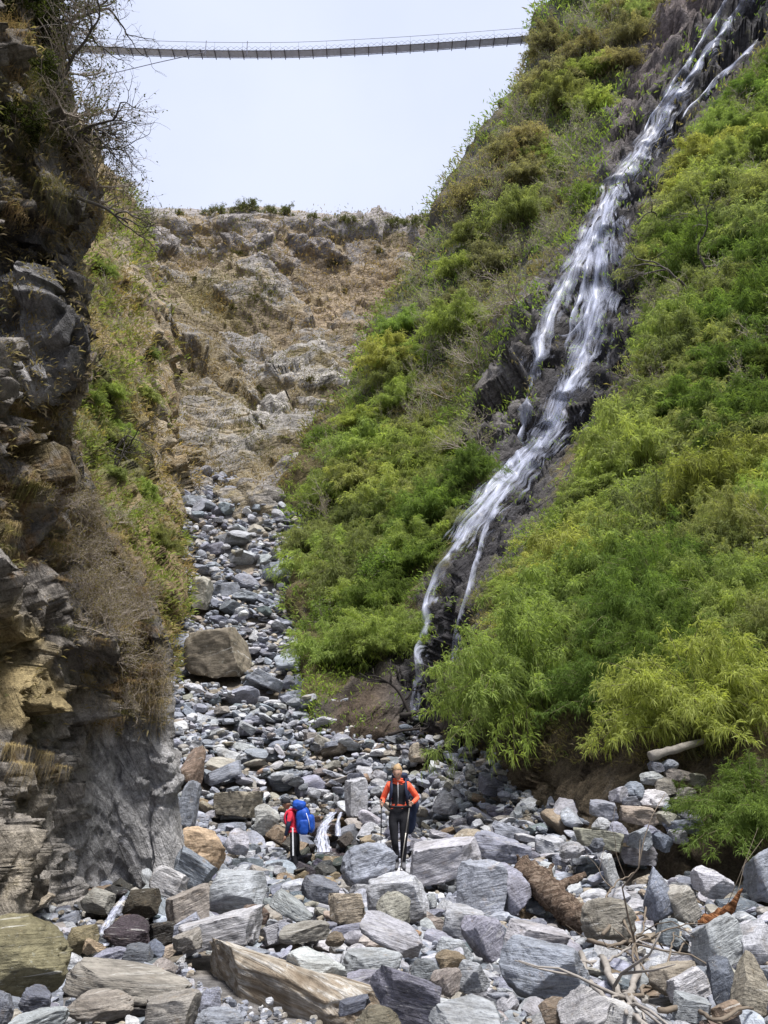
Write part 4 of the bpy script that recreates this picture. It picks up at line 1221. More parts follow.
def bamboo(seed, culms, nodes, twigs, lv, leaf_l, leaf_w, spread=1.0, erect=.5):
    r = np.random.default_rng(seed); stems = MB(); PP, DD, VV = [], [], []
    for c in range(culms):
        az = r.uniform(0, 2 * PI); b = np.array([math.cos(az), math.sin(az), 0])
        base = b * r.uniform(0, .22) + np.array([r.normal(0, .06), r.normal(0, .06), 0])
        rad = spread * r.uniform(.15, 1.0) ** .8; top = r.uniform(.55, 1.15) * (1.15 - .45 * rad)
        droop = r.uniform(.15, .5) * rad
        side = np.array([-b[1], b[0], 0]) * r.normal(0, .18)
        t = np.linspace(0, 1, 9)
        cur = base + np.outer(t, side) + np.outer(t ** (1.3 + erect), b) * rad
        cur[:, 2] = top * 1.25 * (t - .0) * (1 - .28 * t) - droop * t ** 4
        stems.tube(cur[::2], np.linspace(.008, .002, 5), 3, .5, False)
        tv = r.normal(0, .16)
        for k in range(nodes):
            tt = r.uniform(.22, 1) ** .75
            p = np.array([np.interp(tt, t, cur[:, q]) for q in range(3)])
            for w in range(twigs):
                d = np.array([r.normal(0, 1), r.normal(0, 1), r.normal(.15, .6)]) + b * .8
                d /= np.linalg.norm(d); tl = r.uniform(.06, .2) * (1.1 - .4 * tt)
                for q in range(lv):
                    s = (q + r.uniform(.3, 1)) / lv
                    PP.append(p + d * tl * s + np.array([0, 0, -.25 * tl * s * s])); DD.append(d * .8 + r.normal(0, .5, 3) + np.array([0, 0, -.25])); VV.append(.45 + tv + r.normal(0, .17))
    PP = np.array(PP); DD = np.array(DD); n = len(PP)
    L = leaf_l * r.uniform(.6, 1.3, n); Wd = leaf_w * r.uniform(.7, 1.2, n)
    V, Q = leaf_quads(PP, DD, L, Wd, .3, r)
    me = np_mesh('foliage', V, Q, False, None, {'var': np.repeat(np.clip(VV, 0, 1), 4)})
    return me, stems.mesh('stems', True)


def shrub(seed, nb, lv, leaf_l, leaf_w, dens=1.0):
    """twiggy rounded shrub with small oval leaves; few leaves leave it nearly bare"""
    r = np.random.default_rng(seed); st = MB(); PP, DD, VV = [], [], []
    def grow(p, d, L, rad, lev):
        n = 5; pts = [p]
        for i in range(n):
            d = d + r.normal(0, .2, 3) + np.array([0, 0, .05]); d = d / np.linalg.norm(d); pts.append(pts[-1] + d * L / n)
        pts = np.array(pts); st.tube(pts, np.linspace(rad, rad * .45, len(pts)), 4 if lev == 0 else 3, .5, False)
        if lev < 3:
            for k in range(r.integers(3, 6) if lev < 2 else r.integers(2, 4)):
                i = r.integers(2, len(pts)); dd = d + r.normal(0, .65, 3); dd /= np.linalg.norm(dd)
                grow(pts[i], dd, L * r.uniform(.45, .75), rad * .5, lev + 1)
        if lev >= 2:
            for k in range(int(lv * dens)):
                q = pts[r.integers(1, len(pts))] + r.normal(0, .03, 3)
                PP.append(q); DD.append(r.normal(0, 1, 3) + d * .6); VV.append(.5 + r.normal(0, .2))
    for b in range(nb):
        az = r.uniform(0, 2 * PI); e = r.uniform(.25, 1.3)
        grow(np.array([r.normal(0, .05), r.normal(0, .05), 0]), np.array([math.cos(az) * math.cos(e), math.sin(az) * math.cos(e), math.sin(e)]), r.uniform(.4, .62), .014, 0)
    sm = st.mesh('stems', True)
    if not PP: return None, sm
    PP = np.array(PP); n = len(PP)
    V, Q = leaf_quads(PP, np.array(DD), leaf_l * r.uniform(.6, 1.3, n), leaf_w * r.uniform(.7, 1.2, n), .15, r)
    return np_mesh('foliage', V, Q, False, None, {'var': np.repeat(np.clip(VV, 0, 1), 4)}), sm


def tuft(seed, n, L, hang):
    r = np.random.default_rng(seed); V, Q, A = [], [], []; off = 0
    for i in range(n):
        az = r.uniform(0, 2 * PI); b = np.array([math.cos(az), math.sin(az), 0]); l = L * r.uniform(.5, 1.2); w = r.uniform(.0022, .0048)
        s = np.array([-b[1], b[0], 0]); t = np.linspace(0, 1, 6); p0 = np.array([r.normal(0, .2), r.normal(0, .2), r.normal(0, .06)])
        out = r.uniform(.15, .5)
        c = p0 + np.outer(t, b) * l * out; c[:, 2] = l * (r.uniform(.3, .9) * t - hang * r.uniform(.7, 1.4) * t * t)
        c += np.outer(t * t, r.normal(0, .06, 3))
        ww = w * (1 - t * .85)
        V.append(np.stack([c - s * ww[:, None], c + s * ww[:, None]], 1).reshape(-1, 3))
        k = np.arange(5) * 2; Q.append(np.stack([k, k + 1, k + 3, k + 2], 1) + off); off += 12; A.append(np.full(12, np.clip(.5 + r.normal(0, .2), 0, 1)))
    return np_mesh('blades', np.concatenate(V), np.concatenate(Q), False, None, {'var': np.concatenate(A)})


B_FINE = [bamboo(900 + i, 110, 17, 3, 8, .062, .0095, 1.0, .5) for i in range(3)]
B_MID = [bamboo(930 + i, 75, 14, 3, 5, .10, .0155, 1.0, .6) for i in range(5)]
S_GREEN = [shrub(960 + i, 9, 7, .075, .036) for i in range(4)]
S_BARE = [shrub(980 + i, 9, 1, .05, .022, 1.0) for i in range(4)]
TUFT = [tuft(1000 + i, 190, .66, [.9, 1.4, .4, 1.7][i]) for i in range(4)]
for f, s in B_FINE + B_MID + S_GREEN + S_BARE:
    if f: f.materials.append(M_leaf)
    s.materials.append(M_stem if (f, s) in B_FINE + B_MID else M_twig)
for t_ in TUFT: t_.materials.append(M_dry)


def plant(kind, name, cat, loc, size, up, col, yaw, label, group):
    z = Vector(up).normalized()
    q = Vector((0, 0, 1)).rotation_difference(z).to_matrix() @ Matrix.Rotation(yaw, 3, 'Z')
    f, s = kind
    e = empty(name, loc); e.rotation_euler = q.to_euler(); e.scale = size if hasattr(size, '__len__') else (size,) * 3
    tag(e, label, cat, group)
    if f:
        o = link('foliage', f, None, e); o.color = (*col, 1)
    o = link('stems', s, None, e); o.color = (.2, .17, .14, 1)
    return e

GREENS = {'bright green': (.285, .36, .115), 'yellow-green': (.35, .41, .12), 'olive green': (.255, .295, .12), 'dark green': (.15, .215, .06), 'brownish green': (.26, .24, .135)}
BA = [(760, 20, "the waterfall's top"), (690, 95, "the waterfall's upper slide"), (607, 250, "the waterfall's fork"), (540, 390, "the waterfall's left branch"), (590, 370, "the waterfall's right branch"),
      (515, 490, "the waterfall's lower bend"), (437, 615, "the waterfall's last drop"), (425, 715, 'the waterfall foot'), (530, 40, "the bridge's right end"), (430, 215, 'the skyline notch'),
      (640, 100, 'the bare upper rock'), (300, 500, 'the chute top'), (300, 640, 'the chute'), (768, 130, "the picture's right edge"), (768, 330, 'the right edge'), (655, 800, 'the dry stone wall')]

def add_bush(px, py, wpx, kind, colname, label=None, surf=SL, name='bamboo_bush', cat='bush', group='bamboo and shrubs on the mountainside', hs=1.0, up_n=.45, anch=BA, dep=None, cj=.12):
    p, n, d = surf.at(px, py)
    if dep: d = dep; p = P(px, py, d)
    s = wpx / F * d / 1.7
    col = np.array(GREENS[colname]) * (1 + cj * rng.normal()) * np.array([1.03 + .035 * rng.normal(), 1, 1.05])
    up = np.array([0, 0, 1.0]) * .8 + n * up_n + rng.normal(0, .08, 3)
    if label is None:
        sz = 'large ' if wpx > 85 else 'small ' if wpx < 38 else ''
        nm = {'bamboo_bush': 'feathery bamboo bush', 'shrub': 'leafy shrub', 'bare_shrub': 'twiggy half-bare shrub'}[name]
        label = unique_label(lambda wh, e: f"{sz}{colname if name != 'bare_shrub' else 'grey-brown'} {nm}{' on the slope' if e else ''} {wh}", px, py - wpx * .3, anch)
    else: USED[label] = 1
    return plant(kind, name, cat, p - n * .05 * s, (s, s, s * hs), up, np.clip(col, .02, .4), rng.uniform(-PI, PI), label, group)

# the big clumps one sees singly
BIG = [
 (540, 728, 170, 'bright green', 'large bright green bamboo bush overhanging the earth bank right of the waterfall foot', 1.5),
 (612, 712, 120, 'dark green', 'broad dark bamboo bush shading the earth bank, behind the yellow-green one', 1.15),  # dark green stands in for the shaded hollow beneath the clumps
 (700, 752, 185, 'yellow-green', 'bright yellow-green bamboo bush above the dry stone wall', 1.3),
 (762, 836, 150, 'dark green', 'dark green bush hanging over the right end of the dry stone wall', .9),
 (505, 700, 90, 'bright green', 'bright green bamboo bush next to the waterfall\'s last drop', 1.2),
 (385, 655, 95, 'bright green', 'bright bamboo bush left of the waterfall\'s last drop', 1.1),
 (330, 665, 75, 'bright green', 'lowest bamboo bush beside the chute, left of the waterfall', 1.1),
 (418, 556, 72, 'bright green', 'bamboo bush leaning towards the waterfall\'s lower bend from the left', 1.0),
 (583, 212, 52, 'dark green', 'dark round bush just left of the waterfall\'s fork', 1.0),
 (318, 440, 36, 'dark green', 'dark green shrub on the edge of the far hillside scree', .9),
]
taken = []
for (px, py, w, c, lab, hs) in BIG:
    near = w > 80
    e = add_bush(px, py, w, (B_FINE if near else S_GREEN if 'shrub' in lab or 'round' in lab else B_MID)[rng.integers(3)], c, lab, hs=hs, cj=.03, name='bamboo_bush' if 'bamboo' in lab or 'hanging' in lab else 'shrub')
    taken.append((px, py - w * .25, w * .55))

cnt = 0
tries = 0
while cnt < 275 and tries < 14000:
    tries += 1
    px, py = rng.uniform(285, 800), rng.uniform(-40, 800)
    p, n, d = SL.at(px, py)
    qx, qy, _ = PX(p[None]);
    if math.hypot(qx[0] - px, qy[0] - py) > 7: continue
    if inpoly(np.array([px]), np.array([py]), ROCKBAND)[0] and rng.random() < .975: continue
    if (py > 742 and 430 < px < 640) or (py > 655 and 440 < px < 660) or (py > 700 and px > 600): continue
    if seg_dist(np.array([px]), np.array([py - 8]), WFALL_C)[0] < 24: continue
    w = np.interp(d, [12, 20, 35, 60, 100], [135, 105, 74, 54, 40]) * rng.uniform(.75, 1.3)
    if any((px - a) ** 2 + ((py - w * .25 - b) * 1.25) ** 2 < (.30 * (w * .55 + c)) ** 2 for a, b, c in taken): continue
    # do not let a bush hang across the falls
    if seg_dist(np.array([px]), np.array([py - w * .35]), WFALL_C)[0] < w * .55 + 4: w *= .5
    if seg_dist(np.array([px]), np.array([py - w * .35]), WFALL_C)[0] < w * .5: continue
    if w < 22: continue
    if inpoly(np.array([px, px - w * .42, px + w * .42, px]), np.array([py - w * .45, py - w * .3, py - w * .3, py - w * .7]), ROCKBAND).sum() >= 1 and rng.random() < (.985 if py < 480 else .93): continue
    if px - w * .5 < np.interp(py - w * .3, [0, 110, 215, 290, 400, 490, 560, 650, 740], [540, 480, 425, 386, 328, 282, 286, 292, 330]): continue
    cnt += 1; taken.append((px, py - w * .25, w * .55))
    v = vnoise(np.array([[px * .012, py * .012, 4.4]]), 8)[0] + rng.normal(0, .22)
    sil = px < np.interp(py, [0, 110, 215, 290, 400, 490, 640], [610, 540, 470, 425, 365, 325, 315])
    q = rng.random()
    if (sil and py < 420) or (px < 640 and py < 330): c = 'brownish green' if q < .42 else 'olive green' if q < .74 else 'bright green'
    else: c = 'yellow-green' if v > .42 else 'bright green' if v > -.12 else 'olive green' if v > -.38 else 'dark green'
    if (sil and py < 330 and rng.random() < .55) or (py < 400 and px < 640 and rng.random() < .38) or (py < 420 and rng.random() < .15) or rng.random() < .06:
        add_bush(px, py, w * 1.1, S_BARE[rng.integers(4)], 'olive green', name='bare_shrub', cat='shrub', hs=1.1)
    elif rng.random() < .22:
        add_bush(px, py, w, S_GREEN[rng.integers(4)], c, name='shrub', cat='shrub')
    else:
        add_bush(px, py, w * 1.08, (B_FINE[rng.integers(3)] if d < 22 else B_MID[rng.integers(5)]), c, hs=rng.uniform(.8, 1.4) * (1.2 if d < 24 else 1), up_n=rng.uniform(.2, .6))
print('BUSHES', cnt)

# left valley side
LA = [(100, 385, "the cliff's overhanging nose"), (130, 215, "the near cliff's top corner"), (190, 480, 'the chute top'), (170, 640, "the cliff's lower edge"), (150, 300, 'the ochre spur'), (120, 430, 'the dark bare tree')]
cnt2 = 0
while cnt2 < 24:
    px, py = rng.uniform(80, 192), rng.uniform(262, 690)
    p, n, d = LV.at(px, py)
    qx, qy, _ = PX(p[None])
    if math.hypot(qx[0] - px, qy[0] - py) > 6 or px > np.interp(py, [200, 400, 480, 600, 690], [120, 165, 172, 152, 138]): continue
    if inpoly(np.array([px]), np.array([py]), [(135,255),(175,300),(205,430),(205,540),(178,520),(158,400)])[0] and rng.random() < .85: continue
    w = np.interp(d, [18, 35, 60], [48, 36, 28]) * rng.uniform(.7, 1.3); cnt2 += 1
    if rng.random() < .3: add_bush(px, py, w * 1.2, S_BARE[rng.integers(4)], 'olive green', surf=LV, name='bare_shrub', cat='shrub', group='bushes on the valley side', anch=LA)
    else: add_bush(px, py, w, B_MID[rng.integers(5)], ['olive green', 'bright green', 'brownish green', 'olive green'][rng.integers(4)], surf=LV, group='bushes on the valley side', anch=LA)

# little trees along the skyline of the far hillside
FA = [(140, 212, "the skyline's left end"), (215, 212, 'the skyline knob'), (330, 218, 'the skyline dip'), (410, 222, 'the green slope edge')]
for px, w in [(148,8),(178,6),(206,9),(218,11),(240,9),(249,11),(256,8),(270,9),(288,10),(312,9),(326,7),(345,8),(352,10),(392,10),(404,11),(415,12),(426,13)]:
    py = np.interp(px, FX, RID) + 1.5
    p, n, d = FARS.at(px, py)
    s = w * rng.uniform(.9, 2.0) / F * d / 1.2
    lab = unique_label(lambda wh, e: f"{'tiny' if w < 9 else 'small'} dark {'bush' if e else 'tree'} on the far skyline {wh}", px, py, FA)
    plant(S_GREEN[rng.integers(4)], 'shrub', 'tree', p - np.array([0, 0, .3]), s, (0, 0, 1), (.11, .12, .06), rng.uniform(-3, 3), lab, 'small trees on the far skyline')
for i in range(26):
    px, py = rng.uniform(150, 400), rng.uniform(225, 470)
    p, n, d = FARS.at(px, py)
    if px > np.interp(py, [215, 290, 400, 490], [430, 396, 338, 291]) - 6: continue
    lab = unique_label(lambda wh, e: f"small dry olive shrub on the brown far hillside {wh}", px, py, FA + [(200, 300, 'the grassy ledge'), (270, 440, 'the grass patch above the chute'), (270, 380, 'the pale scree'), (180, 480, 'the chute top')])
    plant(S_GREEN[rng.integers(4)], 'shrub', 'shrub', p, rng.uniform(5, 11) / F * d / 1.2, (0, -.2, 1), (.09, .085, .035), rng.uniform(-3, 3), lab, 'dry shrubs on the far hillside')

# the near cliff: hanging dry grass, twiggy shrubs, bare branches against the sky
CA = [(20, 420, 'the cliff hollow'), (40, 660, 'the ochre face'), (100, 385, 'the overhanging nose'), (90, 250, 'the dark upper wall'), (140, 640, 'the cliff edge'), (30, 760, 'the ochre base'), (60, 80, 'the cliff top'), (130, 760, 'the grey slab'), (100, 550, 'the twig-covered shoulder'), (35, 320, 'the pale rock streak')]
def add_tuft(px, py, hpx, k, col, lab=None):
    p, n, d = CLF.at(px, py); s = hpx / F * d
    up = np.array([0, 0, 1.0]) + n * .22
    p = p + n * .06
    z = Vector(up).normalized(); q = Vector((0, 0, 1)).rotation_difference(z)
    o = link('grass_tuft', TUFT[k]); o.location = p; o.rotation_euler = (q.to_matrix() @ Matrix.Rotation(rng.uniform(-3, 3), 3, 'Z')).to_euler(); o.scale = (s,) * 3; o.color = (*col, 1)
    cn = 'straw-coloured' if col[0] > .28 else 'brown' if col[1] < col[0] * .72 else 'olive'
    lab = lab or unique_label(lambda wh, e: f"{'long ' if hpx > 55 else 'short ' if hpx < 34 else ''}{cn} {'hanging ' if k in (1, 3) else ''}grass tuft{' on rock' if e else ''} {wh}", px, py, CA)
    tag(o, lab, 'grass tuft', 'dry grass tufts on the near cliff')
STRAW = (.46, .36, .215); BRN = (.33, .235, .145); OLV = (.13, .125, .05)
for (px, py, h, k, c) in [(12, 400, 40, 1, STRAW), (24, 418, 42, 0, STRAW), (8, 440, 38, 1, BRN), (20, 762, 34, 1, STRAW), (38, 752, 36, 3, STRAW), (52, 766, 30, 1, STRAW), (6, 745, 38, 1, STRAW), (102, 700, 38, 3, STRAW), (108, 716, 34, 1, BRN), (150, 680, 40, 1, STRAW), (12, 170, 40, 3, OLV), (36, 130, 50, 3, OLV)]:
    add_tuft(px, py, h, k, c)
n = 0
while n < 46:
    px, py = rng.uniform(-10, 165), rng.uniform(395, 735)
    if not inpoly(np.array([px]), np.array([py]), [(-10,395),(60,410),(105,515),(150,590),(165,690),(120,735),(85,700),(75,640),(-10,590)])[0]: continue
    q = rng.random(); add_tuft(px, py, rng.uniform(20, 42), rng.integers(4), BRN if q < .5 else STRAW if q < .72 else OLV); n += 1
for i in range(30):
    px, py = rng.uniform(0, 105), rng.uniform(0, 235)
    if px > np.interp(py, [0, 70, 140, 205, 240], [44, 60, 78, 105, 92]): continue
    add_tuft(px, py, rng.uniform(26, 50), rng.integers(4), [OLV, BRN, OLV][rng.integers(3)])
def cliff_shrub(px, py, w, kind, c, up, name='bare_shrub', lab=None, hs=1.0):
    p, n_, d = CLF.at(px, py); s = w / F * d / 1.2
    sz = 'large ' if w > 70 else 'small ' if w < 40 else ''
    lab = lab or unique_label(lambda wh, e: f"{sz}{'twiggy brown' if kind in S_BARE else 'dark leafy'} shrub{' rooted in rock' if e else ''} {wh}", px, py, CA)
    plant(kind, name, 'shrub', p, (s, s, s * hs), up, c, rng.uniform(-3, 3), lab, 'shrubs on the near cliff')
for (px, py, w) in [(50,20,95),(58,70,90),(66,115,95),(78,150,85),(92,185,85),(100,205,70),(40,-10,110),(30,60,70),(48,130,70)]:
    cliff_shrub(px, py, w, S_BARE[rng.integers(4)], (.07, .075, .03), (.75, -.15, .75))
for (px, py, w) in [(20,20,60),(30,90,55),(45,60,50),(15,140,45),(35,0,60)]:
    cliff_shrub(px, py, w, S_GREEN[rng.integers(4)], (.045, .055, .02), (.5, -.4, .75), 'shrub')
n = 0
while n < 42:
    px, py = rng.uniform(40, 168), rng.uniform(470, 720)
    if not inpoly(np.array([px]), np.array([py]), [(40,480),(95,505),(150,590),(168,690),(160,720),(110,700),(85,600)])[0]: continue
    n += 1; cliff_shrub(px - 8, py, rng.uniform(30, 58), S_BARE[rng.integers(4)], (.19, .16, .08), (.4, -.45, .7))

# undergrowth: leaves and grass that clothe the slopes between the bushes
def undergrowth(surf, npt, xr, yr, polyskip, cols, lpx, name, label, per=7, flare=.6):
    r = np.random.default_rng(77); PP, DD, LL, TT, VV = [], [], [], [], []
    x = r.uniform(*xr, npt); y = r.uniform(*yr, npt)
    skip = inpoly(x, y, polyskip) & (r.random(npt) < .82)
    for i in range(npt):
        if skip[i]: continue
        k = surf.kd.find((x[i], y[i], 0)); k, ds = k[1], k[2]
        if ds > 6: continue
        p, nn, d = surf.P[k], surf.N[k], surf.d[k]
        px_m = d / F
        tv = vnoise(p[None] * .18, 5)[0] + r.normal(0, .25)
        c = cols[int(np.clip((tv + .7) / 1.4 * len(cols), 0, len(cols) - 1))]
        m = per
        q = p + r.normal(0, 3.2, (m, 3)) * px_m + nn * np.abs(r.normal(0, 2.2, (m, 1))) * px_m
        dv = nn * flare + np.array([0, 0, .5]) + r.normal(0, .5, (m, 3))
        PP.append(q); DD.append(dv); LL.append(np.full(m, lpx * px_m)); TT.append(np.tile(c, (m, 1)))
    PP = np.concatenate(PP); DD = np.concatenate(DD); LL = np.concatenate(LL) * r.uniform(.6, 1.4, len(PP)); TT = np.concatenate(TT)
    V, Q = leaf_quads(PP, DD, LL, LL * .2, .25, r)
    me = np_mesh(name, V, Q, False, np.repeat(TT, 4, 0), {'var': np.repeat(np.clip(.5 + r.normal(0, .2, len(PP)), 0, 1), 4)})
    tag(link(name, me, M_under), label, 'undergrowth', kind='stuff')
undergrowth(SL, 17000, (280, 850), (-60, 765), ROCKBAND, [(.25, .21, .12), (.22, .23, .10), (.22, .29, .085), (.23, .33, .08), (.29, .37, .09)], 5.6, 'undergrowth', 'green leafy undergrowth covering the mountainside beside the waterfall', 10)
undergrowth(LV, 4500, (70, 205), (180, 700), [(135,255),(175,300),(205,430),(205,540),(178,520),(158,400)], [(.33, .25, .14), (.30, .235, .13), (.25, .23, .10), (.22, .24, .08), (.23, .28, .08)], 6.5, 'undergrowth', 'olive grass and leaves covering the valley side behind the cliff')
undergrowth(CLF, 3800, (-20, 168), (-40, 730), [(-20,590),(75,560),(80,740),(-20,740)], [(.30, .245, .17), (.25, .20, .135), (.20, .17, .11), (.15, .15, .075)], 7.0, 'undergrowth', 'dry brown grass and creepers clinging to the near cliff', 5)
undergrowth(FARS, 6000, (120, 420), (215, 490), [(0,0),(1,0),(1,1)], [(.28, .20, .11), (.24, .18, .10), (.20, .16, .08), (.15, .145, .06)], 3.6, 'dry_grass', 'dry tawny grass scattered over the far hillside', 5)
# ================================================================ suspension bridge
M_steel = plain('galvanised_steel', (.22, .23, .26), .5, .5, .6, .15, 3)
M_deck = plain('bridge_grating', (.50, .54, .72), .6, .4, .3, .2, 3)
M_dark = plain('dark_steel', (.12, .12, .15), .5, .4, .4)
bx = np.array([-260, -120, 40, 100, 150, 200, 250, 300, 350, 400, 450, 500, 530, 560, 600, 660], float)
by = np.array([26, 40, 46.5, 49.5, 51.8, 53.2, 53.7, 53.2, 51.0, 48.2, 44.8, 41.0, 38.6, 35.8, 31, 25], float)
bt = np.interp(np.linspace(0, 1, 140), (bx - bx[0]) / (bx[-1] - bx[0]), np.arange(len(bx)))
bc = cr_eval(np.stack([bx, by, np.full(len(bx), 95.0)], 1), bt)
cl = P(bc[:, 0], bc[:, 1], bc[:, 2])
al = cl[-1] - cl[0]; al[2] = 0; al /= np.linalg.norm(al); ac = np.array([-al[1], al[0], 0.0])
bl = np.concatenate([[0], np.cumsum(np.linalg.norm(np.diff(cl, axis=0), axis=1))])
def along(s): return np.array([np.interp(s, bl, cl[:, q]) for q in range(3)])
br = empty('suspension_bridge', cl[70])
off_b = np.asarray(cl[70])
def bpart(mb, name, mat, smooth=False):
    mb.V = [v - off_b for v in mb.V]
    return mb.build(name, mat, br, smooth)
WB = .46
m = MB()
S = np.arange(0, bl[-1] - .01, 1.2)
V = []; 
for s in S:
    c = along(s)
    for (a, z) in ((-WB, 0), (WB, 0), (WB, -.07), (-WB, -.07)): V.append(c + ac * a + np.array([0, 0, z]))
Q = []
for i in range(len(S) - 1):
    for k in range(4): Q.append((i * 4 + k, i * 4 + (k + 1) % 4, i * 4 + 4 + (k + 1) % 4, i * 4 + 4 + k))
m.add(V, Q); bpart(m, 'deck', M_deck)
up_ = np.array([0, 0, 1.0])
for sgn in (-1, 1):
    m = MB(); m.tube(cl + ac * sgn * (WB + .06) - up_ * .10, .045, 6); bpart(m, 'main_cable', M_dark)
    m = MB(); m.tube(cl + ac * sgn * (WB + .12) + up_ * 1.12, .03, 6); bpart(m, 'handrail_cable', M_steel)
    # chain-link side netting: thin crossing wires
    m = MB()
    S2 = np.arange(0, bl[-1] - .5, .75)
    for s in S2:
        a, b = along(s) + ac * sgn * (WB + .04), along(s + .75) + ac * sgn * (WB + .04)
        m.tube([a - up_ * .05, b + up_ * .6], .016, 3, 0, False); m.tube([a + up_ * .6, b - up_ * .05], .016, 3, 0, False)
    bpart(m, 'side_netting', M_steel)
s_in = [s for s in np.arange(2, bl[-1] - 2, 1.72) if 20 < PX(along(s)[None])[0][0] < 580]
for s in s_in:
    c = along(s); m = MB()
    m.box(c - up_ * .13, (.09, 1.5, .10), Matrix((tuple(al), tuple(ac), (0, 0, 1))).transposed()); bpart(m, 'cross_beam', M_dark)
for i, s in enumerate(s_in):
    if i % 2: continue
    for sgn in (-1, 1):
        m = MB(); c = along(s); m.tube([c + ac * sgn * (WB + .06) - up_ * .1, c + ac * sgn * (WB + .12) + up_ * 1.12], .013, 4); bpart(m, 'suspender', M_dark)
tag(br, 'long steel footbridge hanging high across the gorge against the sky', 'footbridge')
g0 = along(np.interp(206, PX(cl)[0], bl)); 
m = MB(); t = np.linspace(0, 1, 24)
gp = P(np.interp(t, [0, .5, 1], [206, 158, 60]), np.interp(t, [0, .5, 1], [52, 62.5, 86]), np.full(24, 94.4))
m.tube(gp, .045, 5); o = m.build('guy_cable', M_dark); tag(o, 'thin stay cable running slanting down left from the footbridge', 'cable')
# little hanging clamps where the stay meets the deck
for pxx in (207, 248):
    m = MB(); c = along(np.interp(pxx, PX(cl)[0], bl)); m.tube([c + up_ * 1.2 - ac * .7, c + up_ * .2 - ac * .7, c - up_ * .9 - ac * .6], .05, 5)
    bpart(m, 'stay_clamp', M_dark)

# ================================================================ wood
def wood_tube(mb, pts, r0, r1, sides=10, seed=0, rough=.18, n=26):
    pts = cr_eval(np.array(pts, float), np.linspace(0, len(pts) - 1, n)); rr = np.linspace(r0, r1, n)
    k = len(mb.V); mb.tube(pts, rr, sides)
    V = mb.V[-1]; c = np.repeat(pts, sides, 0); c = np.concatenate([c, pts[:1], pts[-1:]])
    d = V - c; nz = 1.2 * fbm(V * 6 + seed, 4, seed) + .8 * fbm(V * np.array([9, 30, 30]) + seed, 4, seed + 1)
    mb.V[-1] = c + d * (1 + rough * 1.6 * nz)[:, None]

def PB(px, py, dz=0.0, d=None):
    if d is None:
        d = float(bed_hit(np.array([px]), np.array([py]))[0])
    return P(px, py, d) + np.array([0, 0, dz])
lg = empty('driftwood_log', PB(560, 915))
lo_ = np.array(lg.location)
m = MB(); wood_tube(m, [P(520, 870, 10.4), P(536, 880, 10.2), P(556, 898, 9.6), P(578, 918, 9.1), P(605, 926, 8.8), P(632, 934, 8.6)], .21, .12, 22, 3, .22, 90); m.V = [v - lo_ for v in m.V]; m.build('trunk', M_bark, lg)
for pts, r0, r1 in [([P(545, 890, 10.3), P(562, 885, 10.4), P(585, 874, 10.6)], .12, .05), ([P(530, 885, 10.4), P(522, 895, 10.2), P(510, 905, 10.1)], .10, .05), ([P(524, 876, 10.5), P(520, 862, 10.5), P(517, 855, 10.5)], .07, .02), ([P(538, 880, 10.4), P(548, 872, 10.4), P(553, 864, 10.5)], .09, .03)]:
    m = MB(); wood_tube(m, pts, r0 * .8, r1 * .7, 14, int(r0 * 100), .4, 34); m.V = [v - lo_ for v in m.V]; m.build('root', M_bark, lg)
tag(lg, 'gnarled brown driftwood trunk with torn roots lying among the rocks', 'driftwood')

M_rust = bark_material('rusty_wood', (.15, .06, .025), (.34, .16, .07), (0, -.6, .5))
m = MB()
sp = cr_eval(np.array([P(700, 926, 8.6), P(716, 920, 8.55), P(730, 908, 8.5), P(742, 890, 8.45)]), np.linspace(0, 3, 22))
m.tube(sp, np.interp(np.linspace(0, 1, 22), [0, .15, .6, 1], [.06, .085, .06, .004]), 8)
V = m.V[-1]; V += (vnoise(V * 16, 4) * .035)[:, None] * np.array([.6, .3, 1]) + (vnoise(V * 40, 5) * .015)[:, None] * np.array([1, .3, .6]); m.V[-1] = V
tag(m.build('wood_splinter', M_rust), 'split piece of rusty orange wood sticking up between rocks', 'wood')

M_grey = plain('bleached_branch', (.27, .245, .22), .9, .2, 0, .3, 20, .3)
M_black = plain('charred_branch', (.035, .03, .027), .9, .2, 0, .4, 20, .3)
M_stick = plain('dead_stick', (.16, .13, .10), .9, .2, 0, .3, 20, .3)
def branch(name, pts, r0, label, mat, kids=3, seed=0, lk=.5, cat='branch', group=None):
    r = np.random.default_rng(seed); m = MB(); pts = np.array(pts, float)
    c = cr_eval(pts, np.linspace(0, len(pts) - 1, 18)); L = np.linalg.norm(np.diff(c, axis=0), axis=1).sum()
    c += np.cumsum(r.normal(0, L * .006, c.shape), 0)
    m.tube(c, np.linspace(r0, r0 * .45, 18), 6)
    for k in range(kids):
        i = r.integers(4, 17); d = c[i] - c[i - 1]; d = d / np.linalg.norm(d) + r.normal(0, .7, 3); d /= np.linalg.norm(d)
        q = [c[i]]
        for s in range(6): d = d + r.normal(0, .25, 3); d /= np.linalg.norm(d); q.append(q[-1] + d * L * lk / 6)
        m.tube(np.array(q), np.linspace(r0 * .5, r0 * .15, 7), 5)
        if r.random() < .7:
            d2 = d + r.normal(0, .6, 3); d2 /= np.linalg.norm(d2); m.tube(np.array([q[3], q[3] + d2 * L * lk * .3, q[3] + d2 * L * lk * .5 + np.array([0, 0, .02])]), np.linspace(r0 * .3, r0 * .1, 3), 4)
    tag(m.build(name, mat), label, cat, group)
